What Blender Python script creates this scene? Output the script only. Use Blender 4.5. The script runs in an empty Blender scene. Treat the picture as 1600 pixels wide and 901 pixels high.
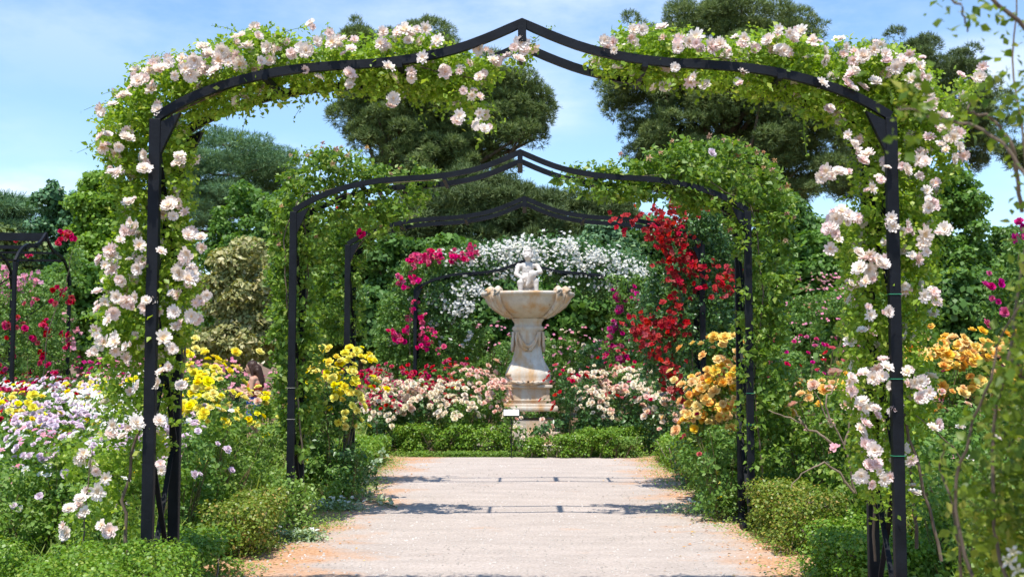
import bpy, bmesh, math, random
import numpy as np
from mathutils import Vector, Matrix
# ------------------------------------------------------------------ camera, world, sun, exposure
SC = bpy.context.scene
COL = SC.collection
rng = np.random.default_rng(11)
random.seed(5)
F = 1760.0; HC = 1.6; HOR = 565.0; CX = 816.0
cam_d = bpy.data.cameras.new('camera'); cam = bpy.data.objects.new('camera', cam_d); COL.objects.link(cam)
cam_d.sensor_width = 36; cam_d.lens = 36*F/1600; cam_d.clip_start = .05; cam_d.clip_end = 3000
cam.location = (0, 0, HC)
cam.rotation_euler = (math.pi/2+math.atan((HOR-450.5)/F), 0, math.atan((CX-800)/F))
cam_d.dof.use_dof = True; cam_d.dof.focus_distance = 9.5; cam_d.dof.aperture_fstop = 5.0
SC.camera = cam
SC.render.resolution_x = 1024; SC.render.resolution_y = 576
SC.view_settings.view_transform = 'Standard'; SC.view_settings.look = 'None'
SC.view_settings.gamma = 1; SC.view_settings.use_curve_mapping = False
SC.view_settings.exposure = 0.66
SUN = Vector((-.12, -.35, 1)).normalized()            # direction towards the sun
sl = bpy.data.lights.new('sun', 'SUN'); so = bpy.data.objects.new('sun', sl); COL.objects.link(so)
sl.energy = 3.9; sl.angle = math.radians(.5); sl.color = (1, .96, .9)
so.location = (0, 0, 30); so.rotation_euler = (-SUN).to_track_quat('-Z', 'Y').to_euler()

W = bpy.data.worlds.new("World"); SC.world = W; W.use_nodes = True
nt = W.node_tree; nt.nodes.clear()
def N(t, ty, **k):
    n = t.nodes.new(ty)
    for a, b in k.items(): setattr(n, a, b)
    return n
def sky():
    L = nt.links
    out = N(nt, 'ShaderNodeOutputWorld'); bg = N(nt, 'ShaderNodeBackground')
    st = N(nt, 'ShaderNodeTexSky'); st.sky_type = 'NISHITA'; st.sun_disc = False
    st.sun_elevation = math.asin(SUN.z); st.sun_rotation = math.atan2(SUN.x, SUN.y)
    st.air_density = 1.0; st.dust_density = .25; st.ozone_density = 3.5
    hs = N(nt, 'ShaderNodeHueSaturation'); hs.inputs['Saturation'].default_value = 1.06; hs.inputs['Value'].default_value = 1.0
    L.new(st.outputs[0], hs.inputs['Color'])
    tc = N(nt, 'ShaderNodeTexCoord')
    no = N(nt, 'ShaderNodeTexNoise'); no.inputs['Scale'].default_value = 7; no.inputs['Detail'].default_value = 9; no.inputs['Roughness'].default_value = .6
    mp = N(nt, 'ShaderNodeMapping'); mp.inputs['Scale'].default_value = (1, 1, 2.6)
    L.new(tc.outputs['Generated'], mp.inputs[0]); L.new(mp.outputs[0], no.inputs['Vector'])
    total = None
    # soft cloud banks: (direction x, z at y=1, radius x, radius z, strength)
    for (px, py, rx, rz, s) in [(15, 290, 110, 28, 1.0), (800, 150, 150, 70, .75), (1130, 40, 260, 60, .7), (1540, 95, 130, 50, 1.1),
                                (1290, 60, 60, 40, 1.0), (480, 248, 80, 34, .8), (140, 10, 700, 110, .3), (900, -10, 700, 130, .5),
                                (90, 270, 60, 20, .6), (2300, 200, 400, 90, 1.), (-700, 150, 400, 90, 1.)]:
        a = (px-CX)/F; c = (HOR-py)/F
        sub = N(nt, 'ShaderNodeVectorMath', operation='SUBTRACT'); 
        v = Vector((a, 1, c)); v.normalize(); sub.inputs[1].default_value = v
        L.new(tc.outputs['Generated'], sub.inputs[0])
        ml = N(nt, 'ShaderNodeVectorMath', operation='MULTIPLY'); ml.inputs[1].default_value = (F/rx, 1, F/rz)
        L.new(sub.outputs[0], ml.inputs[0])
        ln = N(nt, 'ShaderNodeVectorMath', operation='LENGTH'); L.new(ml.outputs[0], ln.inputs[0])
        mr = N(nt, 'ShaderNodeMapRange'); mr.inputs['From Min'].default_value = 1.5; mr.inputs['From Max'].default_value = 0
        mr.inputs['To Min'].default_value = 0; mr.inputs['To Max'].default_value = s
        mr.interpolation_type = 'SMOOTHSTEP'; L.new(ln.outputs['Value'], mr.inputs['Value'])
        if total is None: total = mr.outputs[0]
        else:
            mx = N(nt, 'ShaderNodeMath', operation='MAXIMUM'); L.new(total, mx.inputs[0]); L.new(mr.outputs[0], mx.inputs[1]); total = mx.outputs[0]
    nr = N(nt, 'ShaderNodeMapRange'); nr.inputs['From Min'].default_value = .36; nr.inputs['From Max'].default_value = .66
    L.new(no.outputs['Fac'], nr.inputs['Value'])
    mu = N(nt, 'ShaderNodeMath', operation='MULTIPLY'); L.new(total, mu.inputs[0]); L.new(nr.outputs[0], mu.inputs[1])
    mu.use_clamp = True
    mix = N(nt, 'ShaderNodeMix', data_type='RGBA'); mix.inputs[7].default_value = (4.6, 5.1, 5.8, 1)
    L.new(mu.outputs[0], mix.inputs[0]); L.new(hs.outputs[0], mix.inputs[6])
    L.new(mix.outputs[2], bg.inputs[0]); bg.inputs[1].default_value = .15
    L.new(bg.outputs[0], out.inputs[0])
sky()

# ------------------------------------------------------------------ helpers
bpy.context.view_layer.update()
CM = np.array(cam.matrix_world.to_3x3()); CL = np.array(cam.location)
def at(px, py, d):
    """the point at depth d (metres along the garden's axis) seen at photo pixel px, py"""
    px, py, d = np.broadcast_arrays(np.asarray(px, float), np.asarray(py, float), np.asarray(d, float))
    c = np.stack([(px-800)/F, (450.5-py)/F, -np.ones_like(px)], -1) @ CM.T
    return CL + c * (d/c[..., 1])[..., None]
def unit(a): return a/np.maximum(np.linalg.norm(a, axis=-1, keepdims=True), 1e-9)
def rsph(n): return unit(rng.normal(size=(n, 3)))

def mk(name, V, Q, mat, parent=None, v=None, smooth=False):
    me = bpy.data.meshes.new(name); V = np.asarray(V, np.float32); Q = np.asarray(Q, np.int32)
    me.vertices.add(len(V)); me.vertices.foreach_set('co', V.ravel())
    k = Q.shape[1]
    me.loops.add(Q.size); me.loops.foreach_set('vertex_index', Q.ravel())
    me.polygons.add(len(Q)); me.polygons.foreach_set('loop_start', np.arange(len(Q), dtype=np.int32)*k)
    me.update(calc_edges=True)
    if smooth: me.polygons.foreach_set('use_smooth', np.ones(len(Q), bool))
    if v is not None:
        at_ = me.attributes.new('v', 'FLOAT', 'FACE'); at_.data.foreach_set('value', np.asarray(v, np.float32))
    me.materials.append(mat)
    o = bpy.data.objects.new(name, me); COL.objects.link(o)
    if parent: o.parent = parent
    return o
def bmobj(name, bm, mat, parent=None, smooth=False):
    me = bpy.data.meshes.new(name); bmesh.ops.recalc_face_normals(bm, faces=bm.faces); bm.to_mesh(me); bm.free(); me.materials.append(mat)
    if smooth: me.polygons.foreach_set('use_smooth', np.ones(len(me.polygons), bool))
    o = bpy.data.objects.new(name, me); COL.objects.link(o)
    if parent: o.parent = parent
    return o
def inst(name, me, parent, loc, rot, sc):
    o = bpy.data.objects.new(name, me); COL.objects.link(o); o.parent = parent
    o.location = loc; o.rotation_euler = rot; o.scale = (sc,)*3 if np.isscalar(sc) else sc
    return o
def tag(o, label, cat, group=None, kind=None):
    if label: o['label'] = label
    if cat: o['category'] = cat
    if group: o['group'] = group
    if kind: o['kind'] = kind
    return o
def thing(name, label, cat, loc=(0, 0, 0), group=None, rz=0):
    o = bpy.data.objects.new(name, None); COL.objects.link(o); o.location = loc; o.rotation_euler = (0, 0, rz); o.empty_display_size = .2
    return tag(o, label, cat, group)

def box(bm, c, s, R=None, bevel=0):
    r = bmesh.ops.create_cube(bm, size=1); vs = r['verts']
    for v in vs:
        p = Vector((v.co.x*s[0], v.co.y*s[1], v.co.z*s[2]))
        if R is not None: p = R @ p
        v.co = p + Vector(c)
    if bevel:
        es = list({e for v in vs for e in v.link_edges}); bmesh.ops.bevel(bm, geom=es, offset=bevel, segments=2, affect='EDGES', profile=.6)
def bar(bm, a, b, w, h, up=(0, 0, 1)):
    a = Vector(a); b = Vector(b); y = (b-a).normalized(); x = y.cross(Vector(up))
    if x.length < 1e-3: x = Vector((1, 0, 0))
    x.normalize(); z = x.cross(y)
    box(bm, (a+b)/2, (w, (b-a).length, h), Matrix((x, y, z)).transposed())
def sweep(bm, pts, w, h):
    """rectangular section (w along Y, h in the X-Z plane) swept along points in an X-Z plane"""
    rings = []
    n = len(pts)
    for i, p in enumerate(pts):
        t = (Vector(pts[min(i+1, n-1)])-Vector(pts[max(i-1, 0)])).normalized(); nrm = Vector((-t.z, 0, t.x))
        if i == 0 or i == n-1: pass
        rings.append([bm.verts.new(Vector(p)+nrm*s*h/2+Vector((0, q*w/2, 0))) for s, q in ((1, 1), (1, -1), (-1, -1), (-1, 1))])
    for a, b in zip(rings, rings[1:]):
        for k in range(4): bm.faces.new((a[k], a[(k+1) % 4], b[(k+1) % 4], b[k]))
    bm.faces.new(rings[0]); bm.faces.new(rings[-1][::-1])
def tubes(lines, k=6):
    """lines: list of (points (n,3), radii (n)) -> V, Q"""
    V = []; Q = []; off = 0
    ang = np.arange(k)*2*np.pi/k
    for P, R in lines:
        P = np.asarray(P, float); n = len(P); R = np.broadcast_to(np.asarray(R, float), (n,))
        T = unit(np.gradient(P, axis=0)); ref = np.array([0, 0, 1.]) if abs(T[:, 2]).mean() < .7 else np.array([1., 0, 0])
        X = unit(np.cross(T, ref)); Y = np.cross(T, X)
        ring = P[:, None]+R[:, None, None]*(np.cos(ang)[None, :, None]*X[:, None]+np.sin(ang)[None, :, None]*Y[:, None])
        V.append(ring.reshape(-1, 3))
        i = np.arange(n-1)[:, None]*k; j = np.arange(k)[None]
        q = np.stack([i+j, i+(j+1) % k, i+k+(j+1) % k, i+k+j], -1).reshape(-1, 4)+off
        Q.append(q); off += n*k
    return np.concatenate(V), np.concatenate(Q)
def wob(a, b, n=6, amp=.05, sag=0):
    a = np.asarray(a, float); b = np.asarray(b, float); t = np.linspace(0, 1, n)[:, None]
    P = a+(b-a)*t+np.cumsum(rng.normal(size=(n, 3)), 0)*amp*np.sin(np.pi*t)*.6
    P[:, 2] += sag*4*(t*(1-t))[:, 0]
    return P

# ------------------------------------------------------------------ materials
def mat(name):
    m = bpy.data.materials.new(name); m.use_nodes = True; t = m.node_tree; t.nodes.clear()
    return m, t, t.links, N(t, 'ShaderNodeOutputMaterial')
def leafmat(name, c1, c2, c3=None, trans=.3, rough=.45, spec=.35):
    m, t, L, o = mat(name)
    a = N(t, 'ShaderNodeAttribute', attribute_name='v'); r = N(t, 'ShaderNodeValToRGB')
    g_ = 2.05 if 'needle' in name or 'conifer' in name else 1.68
    c1, c2 = [(q[0]*1.12, q[1], q[2]*.85) for q in (c1, c2)] if 'cedar' not in name and 'silver' not in name else (c1, c2)
    c1, c2 = [tuple(min(.6, q*g_) for q in c) for c in (c1, c2)]
    if c3: c3 = tuple(min(.6, q*(g_-.15)) for q in c3)
    cols = [c1, c2]+([c3] if c3 else [])
    r.color_ramp.elements[0].color = (*c1, 1); r.color_ramp.elements[1].color = (*cols[-1], 1)
    if c3:
        r.color_ramp.elements[1].position = 1.0; e = r.color_ramp.elements.new(.78); e.color = (*c2, 1)
    L.new(a.outputs['Fac'], r.inputs[0])
    p = N(t, 'ShaderNodeBsdfPrincipled'); p.inputs['Roughness'].default_value = rough; p.inputs['Specular IOR Level'].default_value = spec
    L.new(r.outputs[0], p.inputs['Base Color'])
    tr = N(t, 'ShaderNodeBsdfTranslucent'); mx = N(t, 'ShaderNodeMixRGB', blend_type='MULTIPLY'); mx.inputs[0].default_value = 1
    mx.inputs[2].default_value = (1.3, 1.3, .45, 1); L.new(r.outputs[0], mx.inputs[1]); L.new(mx.outputs[0], tr.inputs[0])
    s = N(t, 'ShaderNodeMixShader'); s.inputs[0].default_value = trans
    L.new(p.outputs[0], s.inputs[1]); L.new(tr.outputs[0], s.inputs[2]); L.new(s.outputs[0], o.inputs[0])
    return m
def petalmat(name, outer, inner, var=.04, trans=.3, pale=None):
    """petal colour runs from the flower's heart (attribute r=0) to the petal's edge (r=1)"""
    m, t, L, o = mat(name)
    a = N(t, 'ShaderNodeAttribute', attribute_name='v'); r = N(t, 'ShaderNodeValToRGB')
    r.color_ramp.elements[0].color = (*inner, 1); r.color_ramp.elements[1].color = (*outer, 1); r.color_ramp.elements[1].position = .45
    L.new(a.outputs['Fac'], r.inputs[0])
    oi = N(t, 'ShaderNodeObjectInfo'); hs = N(t, 'ShaderNodeHueSaturation')
    h = N(t, 'ShaderNodeMapRange'); h.inputs['To Min'].default_value = .5-var; h.inputs['To Max'].default_value = .5+var
    sa = N(t, 'ShaderNodeMapRange'); sa.inputs['To Min'].default_value = .8; sa.inputs['To Max'].default_value = 1.2
    L.new(oi.outputs['Random'], h.inputs['Value']); L.new(h.outputs[0], hs.inputs['Hue'])
    wn = N(t, 'ShaderNodeTexWhiteNoise', noise_dimensions='1D'); L.new(oi.outputs['Random'], wn.inputs['W'])
    L.new(wn.outputs['Value'], sa.inputs['Value']); L.new(sa.outputs[0], hs.inputs['Saturation'])
    L.new(r.outputs[0], hs.inputs['Color'])
    p = N(t, 'ShaderNodeBsdfPrincipled'); p.inputs['Roughness'].default_value = .65; p.inputs['Specular IOR Level'].default_value = .15
    tr = N(t, 'ShaderNodeBsdfTranslucent'); s = N(t, 'ShaderNodeMixShader'); s.inputs[0].default_value = trans
    L.new(hs.outputs[0], p.inputs['Base Color']); L.new(hs.outputs[0], tr.inputs[0])
    L.new(p.outputs[0], s.inputs[1]); L.new(tr.outputs[0], s.inputs[2]); L.new(s.outputs[0], o.inputs[0])
    return m
def noisemat(name, c1, c2, scale=8, rough=.8, bump=.2, bscale=None, spec=.3, metallic=0, obj=True, stretch=(1, 1, 1), c3=None, pos=(.35, .65)):
    m, t, L, o = mat(name)
    tc = N(t, 'ShaderNodeTexCoord'); mp = N(t, 'ShaderNodeMapping'); mp.inputs['Scale'].default_value = stretch
    L.new(tc.outputs['Object'], mp.inputs[0])
    n = N(t, 'ShaderNodeTexNoise'); n.inputs['Scale'].default_value = scale; n.inputs['Detail'].default_value = 8; n.inputs['Roughness'].default_value = .6
    L.new(mp.outputs[0], n.inputs['Vector'])
    r = N(t, 'ShaderNodeValToRGB'); r.color_ramp.elements[0].color = (*c1, 1); r.color_ramp.elements[1].color = (*c2, 1)
    r.color_ramp.elements[0].position = pos[0]; r.color_ramp.elements[1].position = pos[1]
    if c3: e = r.color_ramp.elements.new((pos[0]+pos[1])/2); e.color = (*c3, 1)
    L.new(n.outputs['Fac'], r.inputs[0])
    p = N(t, 'ShaderNodeBsdfPrincipled'); p.inputs['Roughness'].default_value = rough; p.inputs['Specular IOR Level'].default_value = spec; p.inputs['Metallic'].default_value = metallic
    L.new(r.outputs[0], p.inputs['Base Color'])
    b = N(t, 'ShaderNodeBump'); b.inputs['Strength'].default_value = bump; b.inputs['Distance'].default_value = .02
    n2 = N(t, 'ShaderNodeTexNoise'); n2.inputs['Scale'].default_value = bscale or scale*4; n2.inputs['Detail'].default_value = 6
    L.new(mp.outputs[0], n2.inputs['Vector']); L.new(n2.outputs['Fac'], b.inputs['Height']); L.new(b.outputs[0], p.inputs['Normal'])
    L.new(p.outputs[0], o.inputs[0])
    return m
M = {}
M['rose'] = leafmat('rose_leaf', (.05, .11, .018), (.11, .20, .03), (.22, .26, .06), trans=.38)
M['rose_bright'] = leafmat('rose_leaf_bright', (.09, .17, .02), (.17, .28, .035), (.33, .36, .07), trans=.45)
M['rose_dark'] = leafmat('rose_leaf_dark', (.022, .065, .02), (.05, .12, .035), (.10, .17, .05), trans=.25, rough=.35, spec=.5)
M['rose_mid'] = leafmat('rose_leaf_mid', (.04, .10, .02), (.09, .18, .04), (.17, .24, .06), trans=.33)
M['box'] = leafmat('box_leaf', (.05, .12, .012), (.11, .21, .022), (.2, .24, .04), trans=.3, rough=.4)
M['box_red'] = leafmat('box_leaf_bronze', (.06, .11, .015), (.13, .19, .03), (.30, .20, .06), trans=.3, rough=.4)
M['weed'] = leafmat('weed_leaf', (.07, .15, .03), (.14, .24, .06), (.25, .32, .12), trans=.4)
M['silver'] = leafmat('silver_leaf', (.14, .2, .12), (.25, .32, .2), (.38, .42, .3), trans=.3)
M['grass'] = leafmat('grass_blade', (.09, .17, .03), (.19, .27, .06), (.5, .45, .2), trans=.4)
M['pine'] = leafmat('pine_needle', (.034, .06, .022), (.075, .115, .036), (.15, .18, .06), trans=.15, rough=.6)
M['pine_dark'] = leafmat('pine_needle_dark', (.028, .05, .02), (.055, .088, .03), (.11, .14, .05), trans=.12, rough=.6)
M['cedar'] = leafmat('cedar_needle', (.035, .075, .035), (.07, .13, .055), (.12, .18, .07), trans=.15, rough=.6)
M['conifer'] = leafmat('conifer_leaf', (.025, .07, .035), (.045, .11, .05), (.08, .15, .06), trans=.15)
M['tree'] = leafmat('tree_leaf', (.04, .10, .018), (.08, .17, .03), (.13, .22, .05), trans=.35)
M['tree_bright'] = leafmat('tree_leaf_bright', (.07, .15, .02), (.13, .24, .03), (.2, .3, .06), trans=.4)
M['tree_dark'] = leafmat('tree_leaf_dark', (.034, .085, .02), (.066, .145, .034), (.11, .19, .05), trans=.33)
M['olive'] = leafmat('olive_leaf', (.12, .15, .06), (.22, .23, .10), (.36, .31, .17), trans=.25)
M['near'] = leafmat('near_leaf', (.04, .085, .01), (.10, .155, .018), (.22, .22, .05), trans=.45)
M['bark'] = noisemat('bark', (.07, .05, .035), (.2, .15, .1), scale=6, bump=.6, stretch=(1, 1, .3))
M['stem'] = noisemat('green_stem', (.09, .1, .03), (.18, .13, .06), scale=9, bump=.2)
M['cane'] = noisemat('woody_cane', (.16, .12, .08), (.3, .22, .15), scale=14, bump=.3)
M['iron'] = noisemat('painted_black_iron', (.003, .004, .006), (.008, .010, .014), scale=7, rough=.55, bump=.1, bscale=60, spec=.22)
M['tie'] = noisemat('green_wire', (.03, .25, .12), (.05, .3, .16), rough=.4)
M['twine'] = noisemat('pale_twine', (.4, .38, .3), (.5, .48, .4))
M['soil'] = noisemat('soil', (.10, .065, .035), (.26, .15, .08), scale=1.5, bump=.5, bscale=20)
M['skin'] = noisemat('skin', (.5, .27, .18), (.56, .31, .21), rough=.5, bump=.02)
M['hair'] = noisemat('brown_hair', (.025, .012, .007), (.07, .03, .015), scale=30, rough=.4, stretch=(4, 4, .5))
M['shirt'] = noisemat('red_top', (.5, .06, .04), (.58, .09, .05), rough=.85)
M['shorts'] = noisemat('blue_shorts', (.04, .1, .35), (.05, .12, .4), rough=.85)
M['eye'] = noisemat('dark_eye', (.02, .015, .01), (.03, .02, .015), rough=.2)
M['plate'] = noisemat('white_plaque', (.72, .72, .70), (.8, .8, .78), rough=.35, bump=0)
M['blue'] = noisemat('blue_panel', (.03, .22, .6), (.04, .25, .65), rough=.5)
M['dry'] = leafmat('dry_leaf', (.3, .13, .05), (.45, .22, .09), (.55, .33, .16), trans=.15, rough=.8)
M['pebble'] = noisemat('pebble', (.3, .26, .22), (.6, .54, .48), scale=1.2)
M['ink'] = noisemat('grey_print', (.12, .12, .12), (.16, .16, .16))
PET = {
 'blush': petalmat('petal_blush', (.91, .82, .74), (.90, .68, .42), .01),
 'rosy': petalmat('petal_rosy', (.91, .74, .69), (.88, .62, .42), .012),
 'rosepink': petalmat('petal_rose_pink', (.78, .05, .22), (.6, .02, .12), .015),
 'pink': petalmat('petal_pink', (.80, .34, .46), (.85, .5, .5), .02),
 'white': petalmat('petal_white', (.84, .83, .80), (.8, .72, .4), .02),
 'lilac': petalmat('petal_lilac', (.82, .68, .76), (.8, .65, .6), .03),
 'yellow': petalmat('petal_yellow', (.90, .80, .12), (.90, .64, .05), .012),
 'gold': petalmat('petal_gold', (.90, .62, .18), (.90, .46, .06), .02),
 'peach': petalmat('petal_peach', (.86, .62, .48), (.88, .38, .14), .03),
 'cream': petalmat('petal_cream', (.86, .76, .58), (.86, .55, .25), .02),
 'red': petalmat('petal_red', (.46, .004, .014), (.34, .003, .01), .01),
 'crimson': petalmat('petal_crimson', (.58, .012, .075), (.42, .006, .04), .02),
 'magenta': petalmat('petal_magenta', (.62, .05, .24), (.6, .08, .2), .02),
 'dead': petalmat('petal_withered', (.50, .30, .18), (.3, .14, .06), .02, trans=.1),
}
def pathmat():
    m, t, L, o = mat('pale_gravel')
    g = N(t, 'ShaderNodeNewGeometry'); sp = N(t, 'ShaderNodeSeparateXYZ'); L.new(g.outputs['Position'], sp.inputs[0])
    def noise(s, d=8, st=(1, 1, 1)):
        mp = N(t, 'ShaderNodeMapping'); mp.inputs['Scale'].default_value = st; L.new(g.outputs['Position'], mp.inputs[0])
        n = N(t, 'ShaderNodeTexNoise'); n.inputs['Scale'].default_value = s; n.inputs['Detail'].default_value = d; n.inputs['Roughness'].default_value = .65
        L.new(mp.outputs[0], n.inputs['Vector']); return n.outputs['Fac']
    ab = N(t, 'ShaderNodeMath', operation='ABSOLUTE'); L.new(sp.outputs['X'], ab.inputs[0])
    e = N(t, 'ShaderNodeMapRange'); e.inputs['From Min'].default_value = 1.0; e.inputs['From Max'].default_value = 2.3; e.inputs['To Min'].default_value = -.02; e.inputs['To Max'].default_value = .36
    L.new(ab.outputs[0], e.inputs['Value'])
    s = N(t, 'ShaderNodeMath', operation='ADD'); L.new(e.outputs[0], s.inputs[0]); L.new(noise(1.1, 9, (.8, 1.3, 1)), s.inputs[1])
    r = N(t, 'ShaderNodeValToRGB'); r.color_ramp.elements[0].position = .60; r.color_ramp.elements[1].position = .80
    r.color_ramp.elements[0].color = (0, 0, 0, 1); r.color_ramp.elements[1].color = (1, 1, 1, 1); L.new(s.outputs[0], r.inputs[0])
    base = N(t, 'ShaderNodeValToRGB'); base.color_ramp.elements[0].position = .3; base.color_ramp.elements[1].position = .7
    base.color_ramp.elements[0].color = (.36, .295, .245, 1); base.color_ramp.elements[1].color = (.56, .48, .415, 1); L.new(noise(38, 8), base.inputs[0])
    big = N(t, 'ShaderNodeMapRange'); big.inputs['From Min'].default_value = .3; big.inputs['From Max'].default_value = .7; big.inputs['To Min'].default_value = .85; big.inputs['To Max'].default_value = 1.1
    L.new(noise(2.2, 6, (.5, 1.6, 1)), big.inputs['Value'])
    mb = N(t, 'ShaderNodeVectorMath', operation='SCALE'); L.new(base.outputs[0], mb.inputs[0]); L.new(big.outputs[0], mb.inputs['Scale'])
    org = N(t, 'ShaderNodeValToRGB'); org.color_ramp.elements[0].color = (.38, .19, .09, 1); org.color_ramp.elements[1].color = (.62, .38, .23, 1)
    org.color_ramp.elements[0].position = .35; org.color_ramp.elements[1].position = .65; L.new(noise(30, 8), org.inputs[0])
    mx = N(t, 'ShaderNodeMix', data_type='RGBA'); L.new(r.outputs[0], mx.inputs[0]); L.new(mb.outputs[0], mx.inputs[6]); L.new(org.outputs[0], mx.inputs[7])
    p = N(t, 'ShaderNodeBsdfPrincipled'); p.inputs['Roughness'].default_value = .95; p.inputs['Specular IOR Level'].default_value = .1
    L.new(mx.outputs[2], p.inputs['Base Color'])
    b = N(t, 'ShaderNodeBump'); b.inputs['Strength'].default_value = .6; b.inputs['Distance'].default_value = .012; L.new(noise(60, 5), b.inputs['Height']); L.new(b.outputs[0], p.inputs['Normal'])
    L.new(p.outputs[0], o.inputs[0]); return m
M['path'] = pathmat()
def stonemat():
    m, t, L, o = mat('weathered_marble')
    tc = N(t, 'ShaderNodeTexCoord')
    def noise(s, st=(1, 1, 1), d=8):
        mp = N(t, 'ShaderNodeMapping'); mp.inputs['Scale'].default_value = st; L.new(tc.outputs['Object'], mp.inputs[0])
        n = N(t, 'ShaderNodeTexNoise'); n.inputs['Scale'].default_value = s; n.inputs['Detail'].default_value = d; n.inputs['Roughness'].default_value = .65; L.new(mp.outputs[0], n.inputs['Vector']); return n.outputs['Fac']
    r = N(t, 'ShaderNodeValToRGB'); r.color_ramp.elements[0].position = .3; r.color_ramp.elements[1].position = .7
    r.color_ramp.elements[0].color = (.50, .44, .36, 1); r.color_ramp.elements[1].color = (.70, .63, .53, 1); L.new(noise(5), r.inputs[0])
    s = N(t, 'ShaderNodeValToRGB'); s.color_ramp.elements[0].position = .44; s.color_ramp.elements[1].position = .64
    s.color_ramp.elements[0].color = (0, 0, 0, 1); s.color_ramp.elements[1].color = (.95, .95, .95, 1); L.new(noise(3.6, (1, 1, .3)), s.inputs[0])
    mx = N(t, 'ShaderNodeMix', data_type='RGBA'); mx.inputs[7].default_value = (.55, .33, .15, 1); L.new(s.outputs[0], mx.inputs[0]); L.new(r.outputs[0], mx.inputs[6])
    d = N(t, 'ShaderNodeValToRGB'); d.color_ramp.elements[0].position = .62; d.color_ramp.elements[1].position = .72
    d.color_ramp.elements[0].color = (0, 0, 0, 1); d.color_ramp.elements[1].color = (.7, .7, .7, 1); L.new(noise(9, (1, 1, .5)), d.inputs[0])
    m2 = N(t, 'ShaderNodeMix', data_type='RGBA'); m2.inputs[7].default_value = (.22, .11, .06, 1); L.new(d.outputs[0], m2.inputs[0]); L.new(mx.outputs[2], m2.inputs[6])
    p = N(t, 'ShaderNodeBsdfPrincipled'); p.inputs['Roughness'].default_value = .75; L.new(m2.outputs[2], p.inputs['Base Color'])
    b = N(t, 'ShaderNodeBump'); b.inputs['Strength'].default_value = .35; b.inputs['Distance'].default_value = .02; L.new(noise(25), b.inputs['Height']); L.new(b.outputs[0], p.inputs['Normal'])
    L.new(p.outputs[0], o.inputs[0]); return m
M['stone'] = stonemat()
M['stone2'] = noisemat('pale_carved_stone', (.5, .44, .38), (.70, .64, .57), scale=9, bump=.5, bscale=30)

# ------------------------------------------------------------------ leaf templates and scattering
T_LEAF = (np.array([[0, 0, 0], [.33, .42, .09], [0, 1, -.05], [0, .45, 0], [-.33, .42, .09]]), np.array([[0, 1, 2, 3], [0, 3, 2, 4]]))
T_ROUND = (np.array([[0, 0, 0], [.36, .28, .06], [.33, .75, .05], [0, 1, -.04], [0, .5, -.02], [-.33, .75, .05], [-.36, .28, .06]]),
           np.array([[0, 1, 2, 4], [4, 2, 3, 3], [0, 4, 5, 6], [4, 3, 3, 5]]))
T_ROUND = (np.array([[0, 0, 0], [.38, .3, .07], [.34, .75, .06], [0, 1, -.05], [-.34, .75, .06], [-.38, .3, .07]]), np.array([[0, 1, 2, 3], [0, 3, 4, 5]]))
T_QUAD = (np.array([[0, 0, 0], [.42, .45, .1], [0, 1, 0], [-.42, .45, .1]]), np.array([[0, 1, 2, 3]]))
def t_tuft(n=6, w=.05, spread=.75):
    r = np.random.default_rng(3); V = []; Q = []
    for i in range(n):
        d = unit(np.array([r.normal()*spread, 1, r.normal()*spread])); s = unit(np.cross(d, r.normal(size=3)))*w
        b = len(V); V += [-s, s, d+s*.3, d-s*.3]; Q.append([b, b+1, b+2, b+3])
    return np.array(V), np.array(Q)
T_TUFT = t_tuft(4, .065, .8)
def t_compound():
    V = []; Q = []
    for (x, y, a, s) in ((0, .55, 0, .5), (.04, .42, -1.0, .42), (-.04, .42, 1.0, .42), (.03, .15, -1.15, .36), (-.03, .15, 1.15, .36)):
        v = T_LEAF[0].copy()*s; c, n = math.cos(a), math.sin(a)
        v = np.stack([v[:, 0]*c-v[:, 1]*n+x, v[:, 0]*n+v[:, 1]*c+y, v[:, 2]-.25*(v[:, 1]+y)**2], -1)
        Q.append(T_LEAF[1]+len(V)*5); V.append(v)
    return np.concatenate(V), np.concatenate(Q)
T_COMP = t_compound()
T_BLADE = (np.array([[-.03, 0, 0], [.03, 0, 0], [.022, .55, .05], [-.022, .55, .05], [.004, 1, .28], [-.004, 1, .28]]), np.array([[0, 1, 2, 3], [3, 2, 4, 5]]))
def scat(T, P, Nn, S, Y=None, jitter=1.0):
    """stamp template T (x width, y length, z normal) at P with normals Nn (or length axis Y), sizes S"""
    n = len(P); S = np.broadcast_to(np.asarray(S, float), (n,))
    if Y is None:
        Nn = unit(Nn); y = unit(np.cross(Nn, rsph(n))); x = np.cross(y, Nn)
    else:
        y = unit(Y); x = unit(np.cross(y, rsph(n))); Nn = np.cross(x, y)
    R = np.stack([x, y, Nn], -1)
    V = P[:, None]+np.einsum('nij,kj->nki', R, T[0])*S[:, None, None]
    Q = T[1][None]+(np.arange(n)*len(T[0]))[:, None, None]
    v = np.repeat(rng.random(n), len(T[1]))
    return V.reshape(-1, 3), Q.reshape(-1, 4), v
class Acc:
    def __init__(s): s.V = []; s.Q = []; s.v = []; s.n = 0
    def add(s, VQv):
        V, Q, v = VQv; s.V.append(V); s.Q.append(Q+s.n); s.v.append(v); s.n += len(V)
    def obj(s, name, mat, parent=None): return mk(name, np.concatenate(s.V), np.concatenate(s.Q), mat, parent, np.concatenate(s.v))
def in_poly(poly, x, y):
    poly = np.asarray(poly, float); c = np.zeros(len(x), bool); j = len(poly)-1
    for i in range(len(poly)):
        xi, yi = poly[i]; xj, yj = poly[j]
        c ^= ((yi > y) != (yj > y)) & (x < (xj-xi)*(y-yi)/(yj-yi+1e-9)+xi); j = i
    return c
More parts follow.
